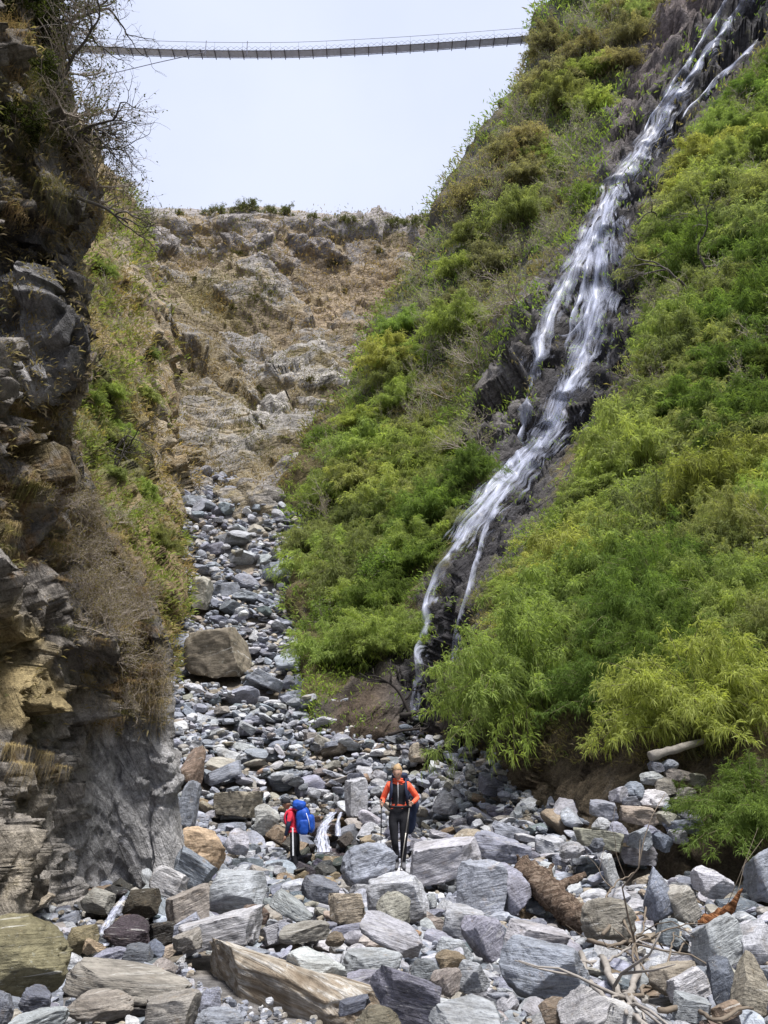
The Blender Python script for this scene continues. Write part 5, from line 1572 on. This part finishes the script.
BR = [
 ([(582,952,8.6),(590,975,8.35),(606,990,8.2),(620,996,8.1)], .030, M_grey, 'pale bleached branch curving down left of the branch tangle', 1),
 ([(604,958,8.4),(612,980,8.25),(616,1000,8.1),(640,1018,7.8),(655,1030,7.6)], .034, M_grey, 'thick pale branch running down through the branch tangle', 3),
 ([(636,966,8.3),(632,985,8.2),(628,1002,8.0),(622,1016,7.8)], .030, M_grey, 'upright pale forked branch in the branch tangle', 3),
 ([(588,940,8.8),(615,945,8.7),(640,938,8.8),(660,930,9.0)], .022, M_stick, 'brown branch lying level across the top of the branch tangle', 4),
 ([(600,935,9.0),(612,925,9.1),(630,932,9.0),(640,955,8.7),(636,975,8.4)], .020, M_stick, 'looping brown stick arching over the branch tangle', 4),
 ([(622,1000,8.0),(640,985,8.2),(660,965,8.5),(688,925,9.0),(700,905,9.3)], .016, M_stick, 'long thin stick leaning right from the branch tangle to the splinter', 2),
 ([(660,1010,7.9),(690,1003,8.0),(715,1018,7.8),(750,1008,7.9)], .020, M_stick, 'curved stick lying on stones at the lower right', 2),
 ([(648,900,9.6),(652,925,9.2),(646,950,8.9)], .014, M_stick, 'thin upright twig beside the rounded grey boulder', 2),
 ([(570,960,8.5),(595,962,8.5),(618,955,8.6),(636,940,8.8)], .016, M_grey, 'thin pale stick crossing the middle of the branch tangle', 4),
 ([(664,978,8.3),(672,962,8.5),(676,945,8.8)], .012, M_stick, 'short twig standing above the light tan slab', 1),
 ([(606,900,10),(618,880,10.4),(640,868,10.8)], .014, M_stick, 'thin brown twig behind the rounded grey boulder', 2)]
for i, (pts, r0, mt, lab, kd) in enumerate(BR):
    branch('dead_branch', [P(a, b, .94 * float(bed_hit(np.array([a]), np.array([b]))[0])) for a, b, c in pts], r0, lab, mt, kd, 40 + i, .45, 'branch', 'dead branches among the lower right rocks')
BL2 = [([(412,722,28.2),(404,705,28.4),(396,690,28.6),(380,678,28.8)], .09, 'forked black branch standing left of the waterfall foot'),
 ([(400,715,28.2),(420,712,28.0),(445,706,28.2),(462,700,28.4)], .11, 'black driftwood trunk lying across the waterfall foot'),
 ([(430,722,27.6),(440,706,27.8),(436,692,28.0)], .08, 'short black snag upright at the waterfall foot'),
 ([(388,735,27.8),(410,730,27.6),(432,728,27.5)], .07, 'low black branch under the waterfall foot'),
 ([(450,722,27.2),(462,708,27.5),(474,704,27.8)], .08, 'black root stub right of the waterfall foot')]
for i, (pts, r0, lab) in enumerate(BL2):
    branch('dead_branch', [P(a, b, c) for a, b, c in pts], r0, lab, M_black, 5, 90 + i, .5, 'branch', 'black driftwood at the waterfall foot')
m = MB(); wood_tube(m, [P(650, 756, 13.6), P(668, 751, 13.7), P(686, 746, 13.8), P(704, 741, 14)], .09, .05, 9, 8, .15, 16)
tag(m.build('fallen_log', M_grey), 'pale fallen log lying on top of the dry stone wall', 'log')
# bare crooked trees
def bare_tree(name, base, dirs, L, label, seed, mat):
    r = np.random.default_rng(seed); e = empty(name, base); b0 = np.array(base); m = MB(); tw = MB()
    def grow(p, d, l, rad, lev):
        q = [p]
        for s in range(7): d = d + r.normal(0, .22, 3); d /= np.linalg.norm(d); q.append(q[-1] + d * l / 7)
        (m if lev < 2 else tw).tube(np.array(q), np.linspace(rad, rad * .5, 8), 5 if lev < 2 else 3)
        if lev < 4:
            for k in range(r.integers(2, 4) + (lev < 2)):
                dd = d + r.normal(0, .6, 3); dd /= np.linalg.norm(dd); grow(q[r.integers(3, 8)], dd, l * r.uniform(.5, .8), rad * .52, lev + 1)
    for d in dirs: grow(np.zeros(3), np.array(d, float) / np.linalg.norm(d), L, L * .035, 0)
    for a_ in ('V', 'A'): setattr(m, a_, getattr(m, a_) + getattr(tw, a_))
    m.Q += [q + m.n for q in tw.Q]; COL.objects.unlink(e); bpy.data.objects.remove(e)
    o = m.build(name, mat); o.location = base
    tag(o, label, 'tree')
M_btree = plain('bare_tree_bark', (.085, .075, .065), .9)
for px, py, dirs, L, lab, sd_, sf in [(58, 150, [(1, -.1, .25), (.8, 0, .8)], 1.0, 'crooked dark tree leaning out from the near cliff against the sky', 3, CLF),
  (52, 90, [(.9, -.1, .9)], 1.0, 'thin leaning tree on the near cliff below the bridge', 4, CLF), (46, 25, [(.7, -.1, .9), (1, 0, .3)], 1.1, 'twiggy tree at the top of the near cliff', 5, CLF),
  (70, 200, [(1, -.2, .1)], .8, 'drooping bare branch tree at the near cliff corner', 6, CLF),
  (112, 470, [(.5, -.3, .7), (.2, -.2, 1)], 2.4, 'dark crooked bare tree on the green valley side behind the cliff', 7, LV),
  (98, 380, [(.7, -.3, .5)], 2.6, 'bare tree branching over green shrubs right of the overhanging nose', 8, LV),
  (700, 300, [(-.5, -.6, .6), (.3, -.6, .5)], 3.2, 'dark bare tree on the green slope right of the waterfall', 9, SL),
  (660, 235, [(-.3, -.6, .4), (.6, -.5, .5)], 2.6, 'bare branches on the green slope beside the waterfall\'s right branch', 10, SL),
  (735, 240, [(-.6, -.6, .2), (.6, -.5, .4)], 2.6, 'bare tree near the right edge high on the green slope', 12, SL)]:
    p, n, d = sf.at(px, py); bare_tree('bare_tree', p + n * .1, dirs, L, lab, sd_, M_btree)

# ================================================================ people
def skin_mesh(joints, edges, sub=2):
    """one continuous skinned body; joints: name -> (xyz, rx, ry)"""
    names = list(joints); me = bpy.data.meshes.new('body')
    me.from_pydata([joints[k][0] for k in names], [(names.index(a), names.index(b)) for a, b in edges], [])
    o = bpy.data.objects.new('tmp', me); COL.objects.link(o)
    o.modifiers.new('s', 'SKIN')
    for i, k in enumerate(names):
        sv = me.skin_vertices[0].data[i]; sv.radius = (joints[k][1], joints[k][2]); sv.use_root = (i == 0)
    u = o.modifiers.new('u', 'SUBSURF'); u.levels = sub; u.render_levels = sub
    dg = bpy.context.evaluated_depsgraph_get(); ev = o.evaluated_get(dg)
    m2 = ev.to_mesh(); n = len(m2.vertices); V = np.zeros(n * 3); m2.vertices.foreach_get('co', V)
    Fc = [tuple(p.vertices) for p in m2.polygons]; ev.to_mesh_clear()
    bpy.data.objects.remove(o); bpy.data.meshes.remove(me)
    return V.reshape(-1, 3), Fc


def head_geo(c, yaw, pitch, s=1.0, n=28):
    """head with brow, nose, mouth, chin and ears; faces -y before turning"""
    us = np.linspace(0, 2 * PI, n, False); vs = np.linspace(-PI / 2, PI / 2, n // 2 + 3)
    V = []
    for v in vs:
        for u in us:
            x, y, z = math.cos(v) * math.sin(u), -math.cos(v) * math.cos(u), math.sin(v)
            w = .074; dpt = .094; h = .118
            if z < 0: w *= 1 - .30 * (-z) ** 1.4; dpt *= 1 - .12 * (-z)
            px_, py_, pz_ = x * w, y * dpt, z * h
            fr = max(0, -y)
            g = lambda a, b, sa, sb: math.exp(-((px_ - a) / sa) ** 2 - ((pz_ - b) / sb) ** 2)
            py_ -= fr * (.024 * g(0, -.022, .012, .02) + .012 * g(0, .004, .009, .022) - .010 * (g(.031, .004, .016, .011) + g(-.031, .004, .016, .011)) + .008 * g(0, .028, .05, .01) + .008 * g(0, -.058, .022, .009) + .010 * g(0, -.092, .025, .016))
            sd = abs(x)
            if sd > .9 and abs(pz_) < .03 and -.3 < y < .5: px_ *= 1.12
            V.append((px_ * s, py_ * s, pz_ * s))
    Fc = []
    for i in range(len(vs) - 1):
        for k in range(n): k2 = (k + 1) % n; Fc.append((i * n + k, i * n + k2, (i + 1) * n + k2, (i + 1) * n + k))
    R = np.array((Matrix.Rotation(yaw, 3, 'Z') @ Matrix.Rotation(pitch, 3, 'X')))
    return np.array(V) @ R.T + np.array(c), Fc, R


def hand_geo(wrist, c, axis, palm, s=1.0, rp=.012):
    """palm and five bent fingers closed round a pole at c with direction axis; palm = direction from pole to the palm"""
    m = MB(); ax = np.array(axis, float); ax /= np.linalg.norm(ax); pd = np.array(palm, float); pd -= ax * (pd @ ax); pd /= np.linalg.norm(pd); sd = np.cross(ax, pd)
    c = np.array(c, float)
    m.tube(np.array([wrist, .5 * np.array(wrist) + .5 * (c + pd * .03), c + pd * .028, c + pd * .026 - sd * .01]), [.026, .030, .034, .022], 8)
    for k, (z, f) in enumerate(((.033, .9), (.011, 1.0), (-.011, .95), (-.032, .78))):
        an = np.linspace(-.2, 3.9 * f, 9); rr = (rp + .012) * np.where(np.arange(9) % 3 == 0, 1.08, 1)
        p = c + ax * z + (np.cos(an) * rr)[:, None] * pd - (np.sin(an) * rr)[:, None] * sd
        m.tube(p, np.linspace(.0098, .0075, 9), 6)
    an = np.linspace(.2, -2.6, 7); p = c + ax * np.linspace(.035, .05, 7)[:, None] * 1.0 + (np.cos(an) * (rp + .014))[:, None] * pd - (np.sin(an) * (rp + .014))[:, None] * sd
    m.tube(p, np.linspace(.012, .009, 7), 6)
    return np.concatenate(m.V), [tuple(dict.fromkeys(q)) for q in np.concatenate(m.Q).tolist()]


def open_hand(wrist, d, nrm):
    m = MB(); d = np.array(d, float); d /= np.linalg.norm(d); nrm = np.array(nrm, float); nrm -= d * (nrm @ d); nrm /= np.linalg.norm(nrm); sd = np.cross(d, nrm); w = np.array(wrist, float)
    m.tube(np.array([w, w + d * .03, w + d * .065, w + d * .09]), [.026, .034, .038, .026], 8)
    for k, l in enumerate((.066, .078, .072, .056)):
        b = w + d * .082 + sd * (.030 - .02 * k); t = np.linspace(0, 1, 7)
        m.tube(b + np.outer(t, d) * l + np.outer(t * t, nrm) * l * .55, np.linspace(.0095, .007, 7), 6)
    b = w + d * .03 + sd * .03; t = np.linspace(0, 1, 6)
    m.tube(b + np.outer(t, d * .6 + sd * .6 + nrm * .3) * .06, np.linspace(.012, .008, 6), 6)
    return np.concatenate(m.V), [tuple(dict.fromkeys(q)) for q in np.concatenate(m.Q).tolist()]


def join(pieces):
    V, Fc, M = [], [], []; off = 0
    for v, f, mi in pieces:
        V.append(np.asarray(v)); Fc += [tuple(int(i) + off for i in q) for q in f]; off += len(v)
        if callable(mi):
            M += [mi(np.mean([v[i] for i in q], 0)) for q in f]
        else: M += [mi] * len(f)
    me = bpy.data.meshes.new('person'); me.from_pydata(np.concatenate(V).tolist(), [], Fc)
    me.polygons.foreach_set('material_index', np.array(M, np.int32)); me.polygons.foreach_set('use_smooth', np.ones(len(Fc), bool)); me.update()
    return me


def soft_box(c, size, rot=(0, 0, 0), mat=None, name='x', parent=None, amp=.02, seed=0, power=4.0, taper=0.0):
    """a stuffed bag shape: super-ellipsoid with creases"""
    V, Fc = ico(4); V = V.copy()
    V = V / (np.sum(np.abs(V) ** power, 1) ** (1 / power))[:, None]
    V *= np.array(size) / 2
    V[:, :2] *= (1 - taper * V[:, 2:3] / size[2])
    V += (V / (np.linalg.norm(V, axis=1)[:, None] + 1e-6)) * (amp * fbm(V * 9 + seed, 4, seed))[:, None]
    V = V @ np.array(Euler(rot).to_matrix()).T + np.array(c)
    return link(name, np_mesh(name, V, Fc, True), mat, parent)

cloth = lambda n, c, r=.8: plain(n, c, r, .25, 0, .22, 40, .25)
M_skin = plain('skin', (.55, .33, .24), .55, .4, 0, .06, 20, .05)
M_skin2 = plain('tanned_skin', (.30, .17, .11), .55, .4, 0, .06, 20, .05)
M_orange = cloth('orange_jacket', (.80, .125, .06)); M_blackc = cloth('black_cloth', (.018, .018, .022)); M_boot = cloth('grey_boot', (.11, .11, .12))
M_red = cloth('red_shirt', (.62, .035, .065)); M_navy = cloth('navy_cloth', (.022, .03, .06)); M_blue = cloth('blue_pack_cloth', (.014, .07, .36), .55)
M_white = cloth('white_stripe', (.75, .76, .8)); M_blond = plain('blond_hair', (.36, .245, .13), .6, .4, 0, .5, 60, .5); M_hair = plain('black_hair', (.02, .017, .015), .6)
M_eye = plain('eye', (.03, .025, .02), .3); M_lip = plain('lip', (.45, .17, .15), .5); M_pole = plain('trekking_pole_metal', (.05, .05, .055), .4, .5, .6); M_pole2 = plain('pale_pole_metal', (.45, .42, .38), .4, .5, .6)
M_grip = plain('pole_grip', (.03, .03, .03), .8)


def strap(parent, pts, w, mat, name='strap', th=.012):
    pts = cr_eval(np.array(pts, float), np.linspace(0, len(pts) - 1, 22)); m = MB()
    t = np.gradient(pts, axis=0)
    V, Q = [], []
    for i, p in enumerate(pts):
        out = np.array([p[0] * .3, p[1], 0]); out /= np.linalg.norm(out) + 1e-6
        s = np.cross(t[i], out); s /= np.linalg.norm(s) + 1e-6
        for a, b in ((-1, 0), (1, 0), (1, 1), (-1, 1)): V.append(p + s * a * w / 2 + out * b * th)
    for i in range(len(pts) - 1):
        for k in range(4): Q.append((i * 4 + k, i * 4 + (k + 1) % 4, i * 4 + 4 + (k + 1) % 4, i * 4 + 4 + k))
    m.add(V, Q); return m.build(name, mat, parent)


# ---- woman in the orange jacket
WD = 12.95
wf = P(399, 871, WD)
Jw = {'pelvis': ((0, 0, .93), .150, .115), 'waist': ((0, -.005, 1.07), .122, .098), 'rib': ((0, -.015, 1.20), .140, .108), 'chest': ((-.005, -.02, 1.31), .150, .105), 'neckb': ((-.008, -.03, 1.41), .075, .07), 'neck': ((-.012, -.055, 1.485), .050, .050),
 'shL': ((.165, -.01, 1.365), .068, .066), 'elL': ((.335, .02, 1.145), .052, .050), 'wrL': ((.235, -.17, 1.085), .034, .032),
 'shR': ((-.172, -.01, 1.365), .068, .066), 'elR': ((-.275, .02, 1.12), .052, .050), 'wrR': ((-.275, -.19, 1.085), .034, .032),
 'hipL': ((.095, 0, .84), .098, .105), 'knL': ((.085, -.045, .48), .062, .066), 'caL': ((.08, .01, .33), .058, .062), 'anL': ((.07, .02, .10), .040, .044), 'toL': ((.085, -.14, .045), .042, .034),
 'hipR': ((-.095, 0, .84), .098, .105), 'knR': ((-.075, -.055, .48), .062, .066), 'caR': ((-.055, 0, .33), .058, .062), 'anR': ((-.04, .01, .10), .040, .044), 'toR': ((-.055, -.15, .045), .042, .034)}
E = [('pelvis','waist'),('waist','rib'),('rib','chest'),('chest','neckb'),('neckb','neck'),('chest','shL'),('shL','elL'),('elL','wrL'),('chest','shR'),('shR','elR'),('elR','wrR'),
     ('pelvis','hipL'),('hipL','knL'),('knL','caL'),('caL','anL'),('anL','toL'),('pelvis','hipR'),('hipR','knR'),('knR','caR'),('caR','anR'),('anR','toR')]
V, Fc = skin_mesh(Jw, E)
nzv = fbm(V * 7, 4, 3); cen = V.mean(0)
cl_ = (V[:, 2] < 1.40)
dr = V - np.stack([np.clip(V[:, 0], -.06, .06), V[:, 1] * 0, V[:, 2]], 1); dr /= np.linalg.norm(dr, axis=1)[:, None] + 1e-6
V = V + dr * (cl_ * .012 * nzv)[:, None]
def matw(c):
    x, y, z = c
    if z > 1.445: return 0
    if z < .145: return 3
    arm = abs(x) > .175 + max(0, 1.12 - z) * .05 and z > .98
    if z < 1.0 and not arm: return 2
    if arm:
        return 1
    if z < 1.045: return 1
    if y < .02 and abs(x) < .118 and z < 1.385: return 2
    return 1
# poles first, so hands can close round them
polR0, polR1 = np.array([-.295, -.25, 1.10]), np.array([-.31, -.40, -.02])
polL0, polL1 = np.array([.195, -.235, 1.11]), np.array([.02, -.20, .03])
hR = hand_geo((-.277, -.195, 1.083), polR0 - np.array([0, 0, .03]), polR0 - polR1, (.1, 1, 0))
hL = hand_geo((.232, -.178, 1.082), polL0 + (polL1 - polL0) * .03, polL0 - polL1, (.5, 1, 0))
hv, hf, HR = head_geo((-.02, -.085, 1.575), -.22, math.radians(24))
def mathead(c): return 0
eyes = []
for sgn in (-1, 1):
    e_, ef = ico(2); ev = e_ * np.array([.013, .007, .006]) + np.array([sgn * .030, -.083, .004]); eyes.append((ev @ HR.T + np.array((-.02, -.085, 1.575)), [tuple(f) for f in ef], 4))
mv = ico(2)[0] * np.array([.022, .006, .006]) + np.array([0, -.091, -.058]); eyes.append((mv @ HR.T + np.array((-.02, -.085, 1.575)), [tuple(f) for f in ico(2)[1]], 5))
me = join([(V, Fc, matw), (hv, hf, 0), (hR[0], hR[1], 0), (hL[0], hL[1], 0)] + eyes)
wom = link('person', me, [M_skin, M_orange, M_blackc, M_boot, M_eye, M_lip]); wom.location = wf
tag(wom, 'woman hiker in an orange and black jacket and black tights on a boulder, looking down', 'person')
# hair swept back into a bun
hb, hfc = ico(4); r3 = hb * np.array([.084, .100, .112]); 
keep = ~((r3[:, 1] < -.045) & (r3[:, 2] < .055)) 
r3 = r3 + hb * (.006 * fbm(hb * np.array([14, 3, 14]), 4, 2))[:, None]; r3[:, 1] += .012; r3[:, 2] += .022
low = r3[:, 2] < -.05; r3[low, 2] = -.05 + (r3[low, 2] + .05) * .2
f2 = [q for q in hfc if all(keep[q])]
bun = ico(3)[0] * np.array([.042, .040, .038]) + np.array([.005, .082, .082]); bun += ico(3)[0] * (.006 * fbm(ico(3)[0] * 6, 3, 4))[:, None]
hv2 = np.concatenate([r3, bun]); hf2 = [tuple(q) for q in f2] + [tuple(q + len(r3)) for q in ico(3)[1]]
hm = bpy.data.meshes.new('hair'); hm.from_pydata((hv2 @ HR.T + np.array((-.02, -.085, 1.575))).tolist(), [], [tuple(int(i) for i in q) for q in hf2]); hm.polygons.foreach_set('use_smooth', np.ones(len(hf2), bool))
link('hair', hm, M_blond, wom)
col_ = MB(); an = np.linspace(.5, 2 * PI - .5, 20) - PI / 2
for zz, rr, tt in ((1.435, .080, .018), (1.465, .076, .014)): col_.tube(np.stack([np.cos(an) * rr - .01, np.sin(an) * rr * .9 - .03, np.full(20, zz)], 1), tt, 6)
col_.build('collar', M_orange, wom)
zp = MB(); zp.tube(np.array([(-.012, -.132, 1.06), (-.012, -.142, 1.2), (-.012, -.136, 1.33), (-.012, -.10, 1.42)]), .004, 4); zp.build('zip', M_white, wom)
# her navy pack with a jacket hanging from its side
pk = empty('backpack', wf)
soft_box((.04, .225, 1.23), (.34, .24, .52), (.05, 0, 0), M_navy, 'pack_body', pk, .03, 1); soft_box((.03, .20, 1.50), (.28, .22, .13), (.1, 0, 0), M_navy, 'pack_lid', pk, .02, 2)
soft_box((.225, .16, .90), (.20, .16, .66), (0, .10, .1), M_navy, 'hanging_jacket', pk, .05, 5, 3.0, -.4)
for sgn in (-1, 1):
    strap(pk, [(sgn * .11, .12, 1.42), (sgn * .125, .02, 1.455), (sgn * .125, -.095, 1.40), (sgn * .125, -.145, 1.28), (sgn * .15, -.10, 1.12), (sgn * .15, .06, 1.05)], .05, M_navy, 'shoulder_strap')
strap(pk, [(-.16, .08, 1.03), (-.15, -.06, 1.02), (0, -.125, 1.015), (.15, -.06, 1.02), (.16, .08, 1.03)], .04, M_blackc, 'hip_belt')
tag(pk, 'navy backpack with a jacket hanging from it on the back of the woman in orange', 'backpack')
def pole(p0, p1, mat, label):
    e = empty('trekking_pole', wf + p0); d = (p1 - p0); L = np.linalg.norm(d); d = d / L
    m = MB(); m.tube(np.array([d * 0, d * L * .45]), .0105, 8); m.tube(np.array([d * L * .45, d * L]), .0085, 8); m.build('shaft', mat, e)
    m = MB(); m.tube(np.array([-d * .06, -d * .03, d * .02, d * .08, d * .1]), [.012, .017, .014, .016, .012], 10); m.build('grip', M_grip, e)
    m = MB(); m.tube(np.array([d * (L - .07), d * (L - .062)]), .028, 12); m.build('basket', M_grip, e)
    tag(e, label, 'trekking pole', 'trekking poles of the woman in orange')
pole(polR0, polR1, M_pole, 'upright dark trekking pole planted on the rocks beside the woman in orange')
pole(polL0, polL1, M_pole2, 'slanting pale trekking pole held across the legs of the woman in orange')

# ---- man with the blue pack, seen from behind on the left
mf = P(293, 876, 18.3)
Jm = {'pelvis': ((.02, 0, .93), .14, .125), 'waist': ((-.01, 0, 1.07), .125, .115), 'rib': ((-.05, 0, 1.2), .14, .13), 'chest': ((-.09, 0, 1.33), .15, .14), 'neckb': ((-.13, .0, 1.44), .07, .07), 'neck': ((-.16, .005, 1.50), .055, .055),
 'shL': ((-.09, -.175, 1.385), .072, .072), 'elL': ((-.13, -.235, 1.12), .055, .055), 'wrL': ((-.19, -.215, .90), .04, .038),
 'shR': ((-.05, .185, 1.385), .072, .072), 'elR': ((-.03, .25, 1.13), .05, .05), 'wrR': ((-.16, .25, .94), .036, .034),
 'hipL': ((.02, -.095, .84), .11, .105), 'knL': ((-.01, -.10, .47), .078, .072), 'caL': ((.06, -.10, .30), .072, .066), 'anL': ((.12, -.10, .10), .055, .05), 'toL': ((-.03, -.13, .05), .045, .036),
 'hipR': ((.02, .095, .84), .11, .105), 'knR': ((.07, .10, .48), .078, .072), 'caR': ((.18, .10, .33), .072, .066), 'anR': ((.27, .10, .14), .055, .05), 'toR': ((.13, .12, .06), .045, .036)}
V, Fc = skin_mesh(Jm, E)
dr = V - np.stack([np.clip(V[:, 0], -.1, .08), np.clip(V[:, 1], -.1, .1), V[:, 2]], 1); dr /= np.linalg.norm(dr, axis=1)[:, None] + 1e-6
V = V + dr * (.016 * fbm(V * 7, 4, 9))[:, None]
def matm(c):
    x, y, z = c
    if z > 1.465: return 0
    if z < .13: return 3
    arm = abs(y) > .16 + max(0, 1.25 - z) * .02 and z > .86
    if arm: return 1 if z > 1.235 else 2
    if z < .985: return 4
    return 1
hv, hf, HM2 = head_geo((-.21, .02, 1.60), math.radians(-68), math.radians(14), 1.03)
hl = open_hand((-.19, -.215, .90), (-.25, .05, -1), (-.8, .3, 0)); hr = open_hand((-.16, .25, .94), (-.5, 0, -.8), (-.5, -.5, 0))
me = join([(V, Fc, matm), (hv, hf, 0), (hl[0], hl[1], 0), (hr[0], hr[1], 0)])
man = link('person', me, [M_skin2, M_red, M_navy, M_boot, M_blackc]); man.location = mf
tag(man, 'hiker in red shirt and black cap walking away under a blue pack', 'person')
cb = ico(4)[0] * np.array([.088, .108, .098]); cb[:, 2] = np.where(cb[:, 2] < -.012, -.012 + (cb[:, 2] + .012) * .45 * (cb[:, 1] > 0), cb[:, 2]); cb[:, 2] += .045
brim = MB(); brim.tube(np.array([(0, -.075, .045), (0, -.12, .04), (0, -.165, .028)]), [.075, .07, .03], 14); bv = np.concatenate(brim.V); bv[:, 2] = .038 + (bv[:, 2] - .038) * .12
cv = np.concatenate([cb, bv]) @ HM2.T + np.array((-.21, .02, 1.60))
cf = [tuple(int(i) for i in q) for q in ico(4)[1]] + [tuple(dict.fromkeys(int(i) + len(cb) for i in q)) for q in np.concatenate(brim.Q)]
cm = bpy.data.meshes.new('cap'); cm.from_pydata(cv.tolist(), [], cf); cm.polygons.foreach_set('use_smooth', np.ones(len(cf), bool)); link('cap', cm, M_blackc, man)
st = MB(); st.box((0, 0, 0), (.035, .006, .62)); so_ = st.build('trouser_stripe', M_white, man, False); so_.location = (-.005, -.205, .78); so_.rotation_euler = (-.04, -.06, 0)
pk = empty('backpack', mf)
soft_box((.21, -.06, 1.23), (.32, .37, .58), (0, -.06, -.15), M_blue, 'pack_body', pk, .035, 11, 3.6); soft_box((.10, -.04, 1.58), (.33, .36, .22), (0, .15, -.1), M_blue, 'pack_lid', pk, .03, 12, 3.2)
soft_box((.40, -.10, 1.17), (.16, .30, .40), (0, -.08, -.15), M_blue, 'front_pocket', pk, .02, 13); soft_box((.25, -.27, 1.10), (.22, .10, .34), (0, 0, 0), M_blue, 'side_pocket', pk, .02, 14)
m = MB(); m.tube(np.array([(.30, -.28, 1.42), (.36, -.265, 1.25), (.40, -.25, 1.05)]), .009, 5); m.build('compression_strap', M_white, pk)
for sgn in (-1, 1):
    strap(pk, [(.10, sgn * .10, 1.46), (-.02, sgn * .12, 1.50), (-.17, sgn * .12, 1.44), (-.23, sgn * .12, 1.3), (-.16, sgn * .13, 1.12), (.06, sgn * .13, 1.03)], .055, M_red if sgn < 0 else M_blue, 'shoulder_strap')
strap(pk, [(.12, -.13, 1.0), (-.02, -.15, .99), (-.15, -.06, .99), (-.15, .06, .99), (.1, .14, 1.0)], .05, M_red, 'hip_belt')
tag(pk, 'big blue trekking backpack carried by the hiker in the red shirt', 'backpack')
# ================================================================ light
SUN_EL, SUN_AZ = math.radians(71), math.radians(148)      # azimuth measured from +Y towards +X
sd = np.array([math.sin(SUN_AZ) * math.cos(SUN_EL), math.cos(SUN_AZ) * math.cos(SUN_EL), math.sin(SUN_EL)])
sun = bpy.data.lights.new('sun', 'SUN'); sun.energy = 3.1; sun.angle = math.radians(14); sun.color = (1.0, .975, .945)
so = bpy.data.objects.new('sun', sun); COL.objects.link(so)
so.rotation_euler = Vector(-sd).to_track_quat('-Z', 'Y').to_euler()

W = bpy.data.worlds.new('World'); SC.world = W; W.use_nodes = True
nt = W.node_tree; nt.nodes.clear()
out = nt.nodes.new('ShaderNodeOutputWorld'); bg = nt.nodes.new('ShaderNodeBackground')
sky = nt.nodes.new('ShaderNodeTexSky'); sky.sky_type = 'NISHITA'; sky.sun_disc = False
sky.sun_elevation = SUN_EL; sky.sun_rotation = SUN_AZ; sky.dust_density = 2.0; sky.air_density = 1.0
# thin bright cloud veil over the blue
tc = nt.nodes.new('ShaderNodeTexCoord'); nz = nt.nodes.new('ShaderNodeTexNoise')
nt.links.new(tc.outputs['Generated'], nz.inputs['Vector']); nz.inputs['Scale'].default_value = 2.2; nz.inputs['Detail'].default_value = 5; nz.inputs['Roughness'].default_value = .5
mr = nt.nodes.new('ShaderNodeMapRange'); nt.links.new(nz.outputs['Fac'], mr.inputs[0])
for i, v in enumerate((.35, .65, .74, .92)): mr.inputs[i + 1].default_value = v
mx = nt.nodes.new('ShaderNodeMix'); mx.data_type = 'RGBA'
nt.links.new(mr.outputs[0], mx.inputs[0]); nt.links.new(sky.outputs[0], mx.inputs[6]); mx.inputs[7].default_value = (3.85, 4.12, 5.1, 1)
nt.links.new(mx.outputs[2], bg.inputs['Color']); bg.inputs['Strength'].default_value = .1
nt.links.new(bg.outputs[0], out.inputs[0])

SC.view_settings.view_transform = 'Standard'; SC.view_settings.look = 'None'
SC.view_settings.exposure = 1.18; SC.view_settings.gamma = 1.0
SC.view_settings.use_curve_mapping = False
SC.render.engine = 'CYCLES'
SC.cycles.use_denoising = True
SC.cycles.max_bounces = 6; SC.cycles.diffuse_bounces = 4; SC.cycles.transparent_max_bounces = 12
SC.cycles.use_adaptive_sampling = True; SC.cycles.adaptive_threshold = .01
SC.render.film_transparent = False
